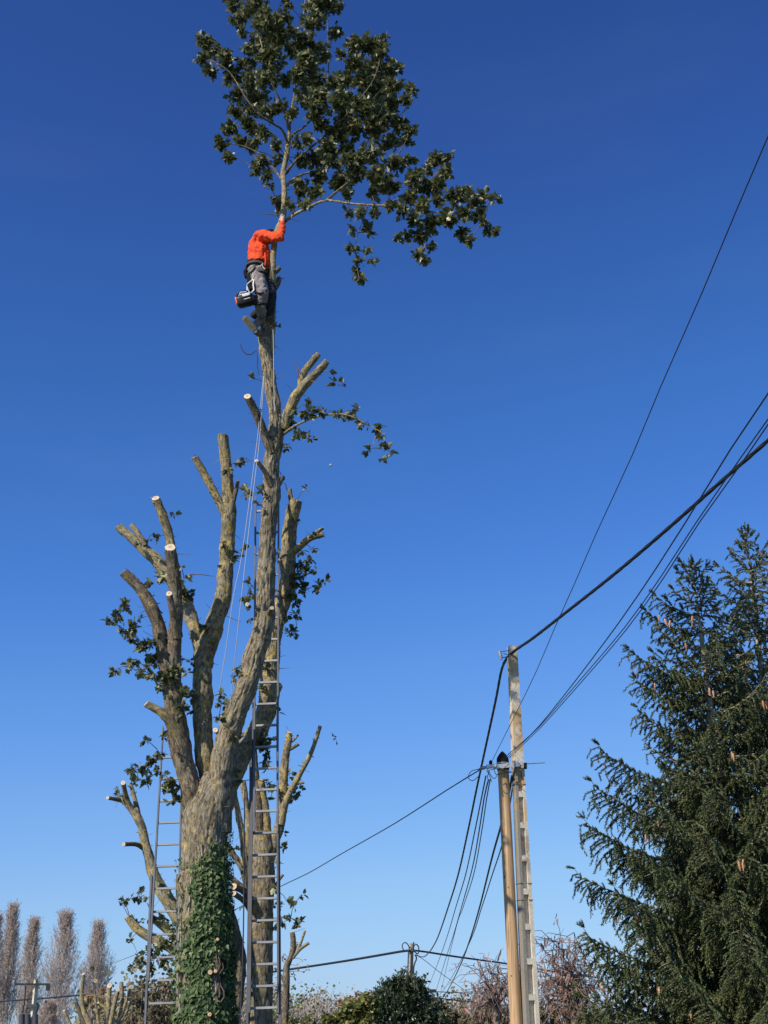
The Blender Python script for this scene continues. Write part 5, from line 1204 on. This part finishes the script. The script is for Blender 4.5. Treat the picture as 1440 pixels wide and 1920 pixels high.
def spruce(apx, apy, Y, label, Lf, targets, seed, zmin=.9, xoff=0):
    ap = P(apx, apy, Y); rg = np.random.default_rng(seed)
    root = empty('spruce_tree', (ap[0] + xoff, Y, 0), label, 'tree', 'spruces at the right')
    H = ap[2]
    def tr(z): return np.array([ap[0] + xoff * (1 - z / H), Y, z])
    g = G(); hs = np.linspace(0, H, 40)
    tube(g, [tr(z) + np.array([rg.normal() * .006, 0, 0]) for z in hs], [.006 + .020 * (H - z) ** .9 for z in hs], 12, .3, wob=.05)
    g.build('trunk', M['twig_pale'], root)
    cones = []
    # leader
    A, B = [], []
    for q in range(16):
        z = H - q * .035; A.append(tr(z)); B.append(tr(z) + unit(np.array([rg.normal(), rg.normal(), 1.6])) * .09)
    A.append(tr(H)); B.append(tr(H) + np.array([.0, 0, .14])); g = G(); shoots_add(g, A, B, rg); g.build('needles', M['needle'], root, False, kind='stuff')
    d = .16; az0 = rg.random() * 6.28
    while H - d > zmin:
        z = H - d; L0 = Lf(d)
        nb = 4 if d < 1.3 else (5 if d < 3 else 6)
        for q in range(nb):
            az = az0 + q / nb * 2 * math.pi + rg.normal() * .22
            dv = np.array([math.cos(az), math.sin(az), 0]); L = L0 * rg.uniform(.55, 1.22)
            dn = 1.0
            if dv[1] > .35: dn = .62
            if tr(z)[0] + dv[0] * L > 6.6 + 0 and dv[0] > .3: dn = .5
            if targets and dv[0] < -.75 and d > 1.2: L *= .74
            el = np.interp(d, [0, .6, 2, 4, 8], [.95, .75, .38, .22, .08]) + rg.normal() * .06
            tip = tr(z) + dv * L + np.array([0, 0, L * el])
            spruce_branch(root, tr(z - .0), tip, rg, dens=dn * (1.12 if d > 3 else .95), hang=float(np.interp(d, [0, 1, 3], [.1, .35, .75])), cones=cones if (.6 < d < 6.5 and dv[1] < .1) else None)
        d += .20 + .05 * min(d, 4) * .9; az0 += 2.4 / nb * 1.3 + .4
        if d > 3.6:                     # extra short boughs on the sunny side
            for _ in range(2):
                az = rg.uniform(-2.4, -.7); dv = np.array([math.cos(az), math.sin(az), 0]); L = Lf(d) * rg.uniform(.45, .8)
                spruce_branch(root, tr(z - .1), tr(z - .1) + dv * L + np.array([0, 0, L * .15]), rg, dens=.9, hang=.7)
        if d > 2.0:                     # a few loose branches between the whorls
            az = rg.random() * 6.28; dv = np.array([math.cos(az), math.sin(az) - .3, 0]); L = Lf(d) * rg.uniform(.4, .8)
            spruce_branch(root, tr(H - d + .12), tr(H - d + .12) + dv * L + np.array([0, 0, L * .2]), rg, dens=.9, hang=.5)
    for (x, y, Yt, below) in targets:
        tip = P(x, y, Yt); a = tr(max(zmin, tip[2] - below)); spruce_branch(root, a, tip, rg, dens=1.25, hang=.75, cones=cones)
    return root, cones, rg
CONE = None
def cone_mesh():
    g = G(); n, m_ = 9, 9; V = []
    for i in range(n):
        s = i / (n - 1); r = .0145 * math.sin(math.pi * min(1, .12 + .88 * s) ** .8) + .003
        for j in range(m_):
            a = j / m_ * 2 * math.pi + (i % 2) * math.pi / m_; V.append([math.cos(a) * r * (1.12 if (i + j) % 2 else .9), math.sin(a) * r * (1.12 if (i + j) % 2 else .9), -s * .145])
    F = [[i * m_ + j, i * m_ + (j + 1) % m_, (i + 1) * m_ + (j + 1) % m_, (i + 1) * m_ + j] for i in range(n - 1) for j in range(m_)]
    g.add(V, F); return g.mesh('cone', [M['cone']], (0, 0, 0), False)
CM = cone_mesh()
def hang_cones(root, cand, rg, n, spots=()):
    w = np.array(wloc(root)); cs = []
    for x, y, Yc in spots: cs.append(P(x, y, Yc))
    idx = rg.permutation(len(cand))
    for i in idx:
        if len(cs) >= n + len(spots): break
        x, y = project(cand[i])
        if 1180 < x < 1450 and 1080 < y < 1900 and cand[i][1] < w[1] - .25: cs.append(cand[i] + np.array([0, -.03, -.02]))
    for c in cs:
        for k in range(rg.choice([1, 1, 2, 3])):
            o = bpy.data.objects.new('cone', CM); COL.objects.link(o); o.parent = root
            o.location = c - w + np.array([rg.normal() * .035, rg.normal() * .03, rg.normal() * .03]) * k
            o.rotation_euler = (rg.normal() * .12, rg.normal() * .15, rg.random() * 6); s = rg.uniform(.6, 1.0); o.scale = (s, s, s)
rA, cA, gA = spruce(1398, 992, 22.0, 'taller spruce with the topmost spire, at the right edge of the picture', lambda d: .42 * d ** .8 + .08 * d ** 2 if d < 1.5 else .83 + .47 * (d - 1.5) ** .92, [], 71)
rB, cB, gB = spruce(1297, 1052, 20.6, 'shorter spruce left of the topmost spire, its long branches reaching towards the poles', lambda d: .42 * d + .08 if d < 1 else .50 + .45 * (d - 1) ** .85,
    [(1212, 1145, 20.3, .35), (1229, 1118, 20.5, .35), (1178, 1222, 20.0, .3), (1218, 1228, 19.8, .3), (1184, 1275, 19.9, .1), (1126, 1406, 19.6, .35), (1190, 1330, 19.8, .2), (1118, 1474, 19.3, .3), (1091, 1542, 19.3, .3), (1133, 1660, 18.9, .3), (1088, 1748, 19.0, .25), (1150, 1590, 19.5, .1), (1140, 1810, 19.1, .1), (1120, 1880, 19.2, .0), (1170, 1715, 18.8, .3), (1220, 1500, 18.9, .3), (1250, 1620, 18.5, .3), (1255, 1800, 18.4, .3), (1200, 1900, 18.6, .1), (1340, 1700, 18.4, .3), (1395, 1600, 18.6, .3), (1330, 1880, 18.2, .2), (1420, 1800, 18.3, .3)], 72, xoff=.25)
hang_cones(rA, cA, gA, 26, [(1400, 1270, 20.9), (1408, 1315, 20.8), (1420, 1320, 20.9), (1432, 1360, 20.8), (1420, 1400, 20.7), (1405, 1410, 20.7), (1395, 1305, 21), (1352, 1198, 21.2)])
hang_cones(rB, cB, gB, 24, [(1236, 1153, 20.2), (1246, 1160, 20.2), (1192, 1255, 19.9), (1266, 1130, 20.3), (1285, 1205, 19.9), (1298, 1155, 20.0), (1330, 1290, 19.6), (1135, 1430, 19.6), (1210, 1565, 19.1), (1218, 1498, 19.1), (1158, 1720, 18.9), (1392, 1618, 18.5), (1374, 1412, 19.2)])

# ---------------------------------------------------------------- far background
def fan_tree(rg, A, B, ra, rb, p, d, L, r, depth, spread, up, tips):
    """recursive twiggy branching collected as straight pieces"""
    n = 3; q = p
    for k in range(n):
        d = unit(d + rg.normal(size=3) * .16 + np.array([0, 0, up]))
        e = q + d * L / n; A.append(q); B.append(e); ra.append(r * (1 - .25 * k / n)); rb.append(r * (1 - .25 * (k + 1) / n))
        if depth > 0 and k > 0 or depth == 1:
            for _ in range(rg.integers(1, 3)):
                dd = unit(d + unit(rg.normal(size=3)) * spread); fan_tree(rg, A, B, ra, rb, e, dd, L * rg.uniform(.55, .8), r * .58, depth - 1, spread, up, tips)
        q = e
    if depth <= 1: tips.append((q, d))
M['leaf_poplar'] = leaf_mat('withered_leaf', (.30, .20, .15), (.46, .34, .25), trans=.3, rough=.8)
M['twig_poplar'] = flat('pale_grey_twigs', (.47, .40, .36), .9, noise=.2, scale=2)
def poplar(cx, top, wpx, Y, seed, label, lean=0):
    rg = np.random.default_rng(seed); T = P(cx, top, Y); H = T[2]; w = wpx / 2 * mpp(T)
    root = empty('poplar_tree', (T[0], Y, 0), label, 'tree', 'poplars at the far left')
    g = G(); tube(g, [np.array([T[0], Y, 0]), np.array([T[0] + .1, Y, H * .5]), T - [0, 0, H * .04]], [.32, .2, .06], 8, 2); g.build('trunk', M['twig_grey'], root)
    A, B, ra, rb = [], [], [], []; lp, ld = [], []
    for k in range(300):
        z0 = H * (.04 + .86 * rg.random() ** 1.0); az = rg.random() * 6.28
        s = z0 / H; L = min(H * rg.uniform(.14, .30), (H - z0) * 1.05); ww = w * 1.4 * min(1, .24 + (1 - (z0 + L) / H) * 2.0) * rg.uniform(.4, 1.15)
        p = np.array([T[0], Y, z0]); out = np.array([math.cos(az), math.sin(az), 0])
        last = p
        for q in range(1, 6):
            t = q / 5; nx_ = p + out * ww * (t ** .45) + np.array([0, 0, L * t]) + rg.normal(size=3) * .12
            A.append(last); B.append(nx_); ra.append(.045 * (1 - t * .6)); rb.append(.045 * (1 - t * .75))
            for _ in range(3):
                tw = nx_ + unit(rg.normal(size=3) * .45 + out * .3 + np.array([0, 0, 1.2])) * rg.uniform(.5, 1.3)
                A.append(nx_); B.append(tw); ra.append(.022); rb.append(.012)
                if rg.random() < .5 * (.25 + .9 * s + .4 * t): lp.append(tw); ld.append(unit(rg.normal(size=3)))
                if rg.random() < .12: lp.append(nx_ + rg.normal(size=3) * .2); ld.append(unit(rg.normal(size=3)))
            last = nx_
    g = G(); segs_add(g, A, B, np.array(ra), np.array(rb), 3); g.build('branches', M['twig_poplar'], root, kind='stuff')
    lp, ld = np.array(lp), np.array(ld); g = G(); leaves_add(g, 'blob', lp, ld, np.roll(ld, 1, 1) + .1, rg.uniform(.10, .19, len(lp))); g.build('dry_leaves', M['leaf_poplar'], root, False, kind='stuff')
poplar(25, 1706, 32, 205, 1, 'tallest poplar, second from the left edge of the picture')
poplar(-6, 1726, 32, 200, 2, 'poplar cut off by the left edge of the picture')
poplar(64, 1732, 34, 215, 3, 'slim poplar behind the distant pole with a cross arm')
poplar(124, 1720, 54, 205, 4, 'broad double-topped poplar, in the middle of the row at far left')
poplar(185, 1738, 46, 215, 5, 'flat-topped poplar at the right end of the row, behind the low coppiced tree')
poplar(92, 1890, 22, 190, 6, 'shortest young poplar low between the tall ones')

def bush(name, label, cat, Y, blobs, leafm, kind='oval', size=.1, dens=1.0, stems=26, twigm='twig', group=None, fill=1.0, spike=0.0, seed=0, depthf=1.0):
    """shrub from crown lobes (x px, y px, radius px): stems rise from the ground and each lobe is a cloud of leaves on twigs"""
    rg = np.random.default_rng(seed)
    cx = np.mean([b[0] for b in blobs]); c0 = P(cx, 1935, Y)
    root = empty(name, (c0[0], Y, 0), label, cat, group)
    A, B, ra, rb = [], [], [], []; lp, ld, ln = [], [], []
    for x, y, r in blobs:
        yy = Y + rg.normal() * r * mpp(c0) * .5 * depthf; c = P(x, y, yy); R = r * mpp(c)
        b0 = np.array([c[0] + rg.normal() * .2 * R, yy, 0.0]); A += [b0]; B += [c]; ra += [.04]; rb += [.02]
        n = int(r * r * 1.15 * dens)
        for _ in range(max(3, n // 8)):
            dv = unit(rg.normal(size=3)) * R * rg.random() ** .4; e = c + dv
            e[2] += max(0, rg.normal()) * spike * R
            A.append(c + dv * .1); B.append(e); ra.append(.012 + .0004 * Y); rb.append(.004 + .0002 * Y)
            for _ in range(2):
                e2_ = e + unit(dv / R + rg.normal(size=3) * .6 + np.array([0, 0, .4])) * R * rg.uniform(.15, .45); A.append(e); B.append(e2_); ra.append(.006 + .0002 * Y); rb.append(.003 + .0001 * Y)
                for _ in range(int(4 * fill + rg.random())):
                    lp.append(e + (e2_ - e) * rg.uniform(.1, 1.1) + rg.normal(size=3) * R * .08); ld.append(unit(rg.normal(size=3) + np.array([0, 0, .5]))); ln.append(unit(rg.normal(size=3) * .6 + np.array([0, -.2, 1])))
    if spike:                                       # upright leader shoots that break the outline
        for _ in range(70):
            x, y, r = blobs[rg.integers(len(blobs))]; c = P(x + rg.normal() * r * .6, y - r * rg.uniform(.2, .8), Y + rg.normal() * .4); h = rg.uniform(.2, .55)
            e = c + np.array([rg.normal() * .12, 0, h]); A.append(c); B.append(e); ra.append(.014); rb.append(.008)
            for q in np.linspace(.1, 1, 12): lp.append(c + (e - c) * q); ld.append(unit(np.array([rg.normal(), rg.normal(), .9]))); ln.append(unit(rg.normal(size=3)))
    g = G(); segs_add(g, A, B, np.array(ra), np.array(rb), 3); g.build('branches', M[twigm], root, kind='stuff')
    if lp:
        lp, ld, ln = map(np.array, (lp, ld, ln)); g = G(); leaves_add(g, kind, lp, ld, ln, rg.uniform(.7, 1.25, len(lp)) * size); g.build('foliage', M[leafm], root, False, kind='stuff')
    return root
J = lambda x0, x1, y, r, n, jx=4, jy=5, s=1: [(x0 + (x1 - x0) * k / max(1, n - 1) + random.uniform(-jx, jx), y + random.uniform(-jy, jy), r * random.uniform(.8, 1.2)) for k in range(n)]
# dark laurel in the middle and its neighbours
bush('laurel_shrub', 'dense dark green shrub with upright shoots in front of the distant pole', 'shrub', 45,
     [(745, 1868, 22), (765, 1860, 20), (785, 1866, 18), (725, 1882, 20), (705, 1900, 18), (760, 1890, 26), (790, 1895, 22), (745, 1915, 26), (780, 1925, 26), (748, 1858, 8), (785, 1860, 7), (730, 1870, 8), (700, 1925, 20), (812, 1905, 14), (820, 1925, 16), (745, 1945, 30), (790, 1950, 28), (710, 1950, 26)],
     'leaf_small', size=.13, dens=1.5, fill=1.5, seed=21, spike=.5)
bush('hazel_shrub', 'yellow-green leafy shrub left of the dense dark green shrub', 'shrub', 40,
     [(690, 1878, 11), (675, 1888, 13), (655, 1895, 13), (700, 1890, 12), (665, 1908, 15), (640, 1910, 12), (690, 1910, 15), (615, 1920, 12), (655, 1930, 18), (690, 1935, 18), (625, 1940, 18), (595, 1928, 10)],
     'leaf_yellow', 'blob', size=.13, dens=1.3, fill=1.2, seed=22)
bush('autumn_shrub', 'brownish shrub right of the dense dark green shrub and the short pole', 'shrub', 60,
     [(812, 1885, 12), (826, 1890, 13), (840, 1905, 12), (855, 1912, 12), (870, 1918, 12), (820, 1910, 16), (850, 1930, 16), (800, 1895, 9), (885, 1925, 10), (870, 1940, 16), (825, 1940, 18)],
     'leaf_grey', 'blob', size=.16, dens=1.4, fill=1.2, seed=23)
bush('autumn_shrub', 'russet shrub behind the yellow-green one, its top against the pale sky', 'shrub', 70,
     [(668, 1870, 8), (655, 1876, 8), (700, 1868, 9), (718, 1862, 8), (640, 1882, 8), (680, 1880, 10), (710, 1880, 10)],
     'leaf_brown', 'blob', size=.16, dens=1.1, fill=.8, seed=24)
def thicket(name, label, x0, x1, ytop, Y, n, seed, leafm='leaf_grey', h=1.0, lw=.5, group=None, depth=3, twigm='twig_grey', leafs=.075):
    """a bare bush: sprays of fine rising twigs"""
    rg = np.random.default_rng(seed); c0 = P((x0 + x1) / 2, 1935, Y); root = empty(name, (c0[0], Y, 0), label, 'shrub', group)
    A, B, ra, rb, tips = [], [], [], [], []
    for k in range(n):
        x = rg.uniform(x0, x1); top = P(x, ytop + rg.uniform(-6, 22), Y); H = top[2]
        p = np.array([top[0], Y + rg.normal() * 1.0, 0]); fan_tree(rg, A, B, ra, rb, p, unit(np.array([rg.normal() * .15, rg.normal() * .15, 1])), H * .42, .03 + .0004 * Y, depth, .5, .12, tips)
    g = G(); rb_ = np.maximum(np.array(rb), .004 + .00008 * Y); ra_ = np.maximum(np.array(ra), rb_); segs_add(g, A, B, ra_, rb_, 3); g.build('branches', M[twigm], root, kind='stuff')
    pos_ = np.array([t[0] for t in tips]); nl = int(len(pos_) * lw * 3)
    if nl:
        pick = rg.integers(0, len(pos_), nl); q = pos_[pick] + rg.normal(size=(nl, 3)) * .25
        dd = rg.normal(size=(nl, 3)); g = G(); leaves_add(g, 'blob', q, dd, np.roll(dd, 1, 1) + .1, rg.uniform(.7, 1.3, nl) * leafs); g.build('dry_leaves', M[leafm], root, False, kind='stuff')
thicket('bare_shrub', 'thin grey bare bush right of the slim forked tree', 548, 585, 1850, 50, 9, 31, lw=.5)
thicket('bare_shrub', 'wide haze of bare grey twigs left of the yellow-green shrub', 585, 660, 1862, 75, 14, 32, lw=.35)
thicket('bare_shrub', 'small bare bush between the tall ladder and the slim forked tree', 500, 550, 1838, 40, 9, 33, 'leaf_yellow', lw=.7)
thicket('bare_shrub', 'brown bare bush seen between the ivy trunk and the tall ladder', 430, 475, 1840, 40, 7, 34, 'leaf_brown', lw=.6)
thicket('bare_shrub', 'dense olive-brown bush behind the foot of the left ladder', 240, 330, 1838, 32, 16, 35, 'leaf_grey', lw=1.2, leafs=.1)
bush('leafy_shrub', 'olive leafy shrub at the foot of the left ladder', 'shrub', 30, [(250, 1870, 10), (268, 1850, 9), (290, 1866, 12), (310, 1850, 10), (325, 1870, 10), (262, 1895, 14), (290, 1900, 16), (320, 1900, 14), (245, 1915, 12), (300, 1925, 18), (270, 1935, 18), (330, 1935, 16)],
     'leaf_grey', 'oval', size=.085, dens=1.0, fill=.9, seed=36)
bush('rusty_shrub', 'rusty orange shrub behind the low coppiced tree', 'shrub', 60, [(175, 1875, 13), (185, 1890, 16), (165, 1900, 14), (200, 1905, 14), (180, 1920, 18), (155, 1925, 10), (205, 1930, 14), (190, 1862, 8)],
     'leaf_orange', 'blob', size=.15, dens=1.0, fill=.8, seed=37, twigm='twig_red')
bush('leafy_shrub', 'yellow-green patch of leaves at the foot of the tall ladder', 'shrub', 34, [(505, 1905, 9), (545, 1915, 9), (575, 1912, 8), (560, 1928, 14), (520, 1932, 16), (590, 1930, 12), (480, 1925, 14), (455, 1930, 14)],
     'leaf_yellow', 'oval', size=.1, dens=1.0, fill=.8, seed=38)
# hanging-pod trees by the poles
def pod_tree(label, Y, x0, x1, ytop, seed, n, boughs):
    rg = np.random.default_rng(seed); c0 = P((x0 + x1) / 2, 1935, Y)
    root = empty('pod_tree', (c0[0], Y, 0), label, 'tree', 'small trees hung with reddish pods')
    g = G(); t0 = np.array([c0[0], Y, 0.0]); crown = P((x0 + x1) / 2, 1890, Y); tube(g, [t0, crown], [.11, .07], 8, .3); g.build('trunk', M['twig_red'], root)
    A, B, ra, rb, tips = [], [], [], [], []
    for (x, y) in boughs:
        e = P(x, y, Y + rg.normal() * .8); s = crown; L = np.linalg.norm(e - s); m_ = 8; last = s; off = rg.normal(size=3) * .08
        for q in range(1, m_ + 1):
            t = q / m_; nx_ = s + (e - s) * t + np.array([0, 0, 1]) * math.sin(t * math.pi) * .10 * L + rg.normal(size=3) * .04
            A.append(last); B.append(nx_); ra.append(.035 * (1 - t) + .010); rb.append(.035 * (1 - t) + .009)
            if q > 2:
                for _ in range(2):
                    d = unit(rg.normal(size=3) + np.array([0, 0, -.1])); l = rg.uniform(.25, .6); k1 = nx_ + d * l; k2 = k1 + unit(d + [0, 0, -.7]) * l * .6
                    A += [nx_, k1]; B += [k1, k2]; ra += [.008, .006]; rb += [.006, .004]; tips += [k1, k2, (k1 + k2) / 2, (nx_ + k1) / 2]
            last = nx_
        tips.append(e)
    g = G(); segs_add(g, A, B, np.array(ra), np.array(rb), 4); g.build('branches', M['twig_red'], root, kind='stuff')
    tp_ = np.array(tips); pick = rg.integers(0, len(tp_), n); q = tp_[pick] + rg.normal(size=(n, 3)) * .06
    dd = np.array([0, 0, -1.0]) + rg.normal(size=(n, 3)) * .28; nn = rg.normal(size=(n, 3)) + [0, -1, 0]
    g = G(); leaves_add(g, 'pod', q, dd, nn, rg.uniform(.09, .19, n)); g.build('pods', M['leaf_red'], root, False, kind='stuff')
pod_tree('small bare tree hung with reddish pods, left of the two near poles', 30, 895, 965, 1800, 41, 230,
         [(897, 1835), (905, 1822), (920, 1815), (935, 1808), (955, 1818), (970, 1810), (900, 1860), (890, 1885), (885, 1905), (915, 1855), (940, 1845), (960, 1850), (925, 1875), (895, 1850), (975, 1840)])
pod_tree('small bare tree hung with reddish pods, between the concrete pole and the spruces', 28, 1020, 1130, 1745, 42, 560,
         [(1010, 1768), (1030, 1790), (1045, 1765), (1070, 1748), (1050, 1795), (1075, 1790), (1095, 1800), (1015, 1815), (1040, 1830), (1065, 1815), (1090, 1830), (1110, 1820), (1130, 1840), (1020, 1850), (1055, 1860), (1085, 1860), (1115, 1865), (1140, 1880), (1010, 1875), (1035, 1895), (1070, 1890), (1100, 1895), (1008, 1840), (1062, 1780), (1085, 1775)])
bush('hedge', 'mixed green and brown hedge behind the feet of the two near poles', 'hedge', 36,
     J(900, 1130, 1905, 11, 14) + J(890, 1150, 1925, 15, 14) + [(930, 1890, 9), (1035, 1892, 9), (1045, 1900, 10), (1120, 1895, 9), (1015, 1888, 8)] + J(880, 1160, 1945, 16, 12), 'leaf_grey', 'oval', size=.11, dens=1.0, fill=.9, seed=43)
bush('evergreen_shrub', 'dark shrub patch behind the wooden pole at the very bottom', 'shrub', 38, J(905, 965, 1900, 8, 6) + J(900, 1000, 1918, 11, 7) + J(890, 1000, 1936, 13, 7), 'leaf_small', 'oval', size=.1, dens=1.0, fill=1, seed=44)
# far wood on the skyline, one mass
rg = np.random.default_rng(77); A, B, ra, rb, tips = [], [], [], [], []
for k in range(80):
    x = rg.uniform(420, 920); p = P(x, 1938, 160 + rg.normal() * 10); p[2] = 0
    fan_tree(rg, A, B, ra, rb, p, unit(np.array([rg.normal() * .1, 0, 1])), rg.uniform(1.6, 3.0), .11, 2, .45, .2, tips)
g = G(); segs_add(g, A, B, np.maximum(ra, .03), np.maximum(rb, .025), 3)
q = np.array([t[0] for t in tips]); q = q[rg.integers(0, len(q), 5000)] + rg.normal(size=(5000, 3)) * .5; dd = rg.normal(size=(5000, 3)); leaves_add(g, 'blob', q, dd, np.roll(dd, 1, 1) + .1, rg.uniform(.25, .45, 5000), m=1)
g.build('distant_wood', [M['twig_grey'], M['leaf_grey']], None, False, kind='stuff', label='far line of bare brownish trees on the skyline')

# ---------------------------------------------------------------- things in the air
g = G(); rbox(g, P(620, 872, 16.6), (.038, .028, .03), np.eye(3)); tag(g.build('wood_chip', M['cut_old'], None), 'small wood chip falling through the open sky right of the tall limb', 'wood chip')
g = G(); q = P(627, 1383, 18.5)
segs_add(g, [P(622, 1374, 18.5), P(628, 1382, 18.5)], [P(628, 1382, 18.5), P(632, 1394, 18.5)], .003, .003, 4)
leaves_add(g, 'oval', [P(623, 1376, 18.5), P(629, 1384, 18.5), P(631, 1391, 18.5), P(626, 1380, 18.5)], [[0.3, 0, -1], [-.6, 0, -.5], [.2, 0, -1], [.8, 0, -.3]], [[0, -1, .3]] * 4, np.array([.05, .05, .05, .05]), m=1)
tag(g.build('falling_sprig', [M['twig'], M['leaf_brown']], None, False), 'small dry sprig of leaves falling in the sky right of the forked stub', 'sprig')
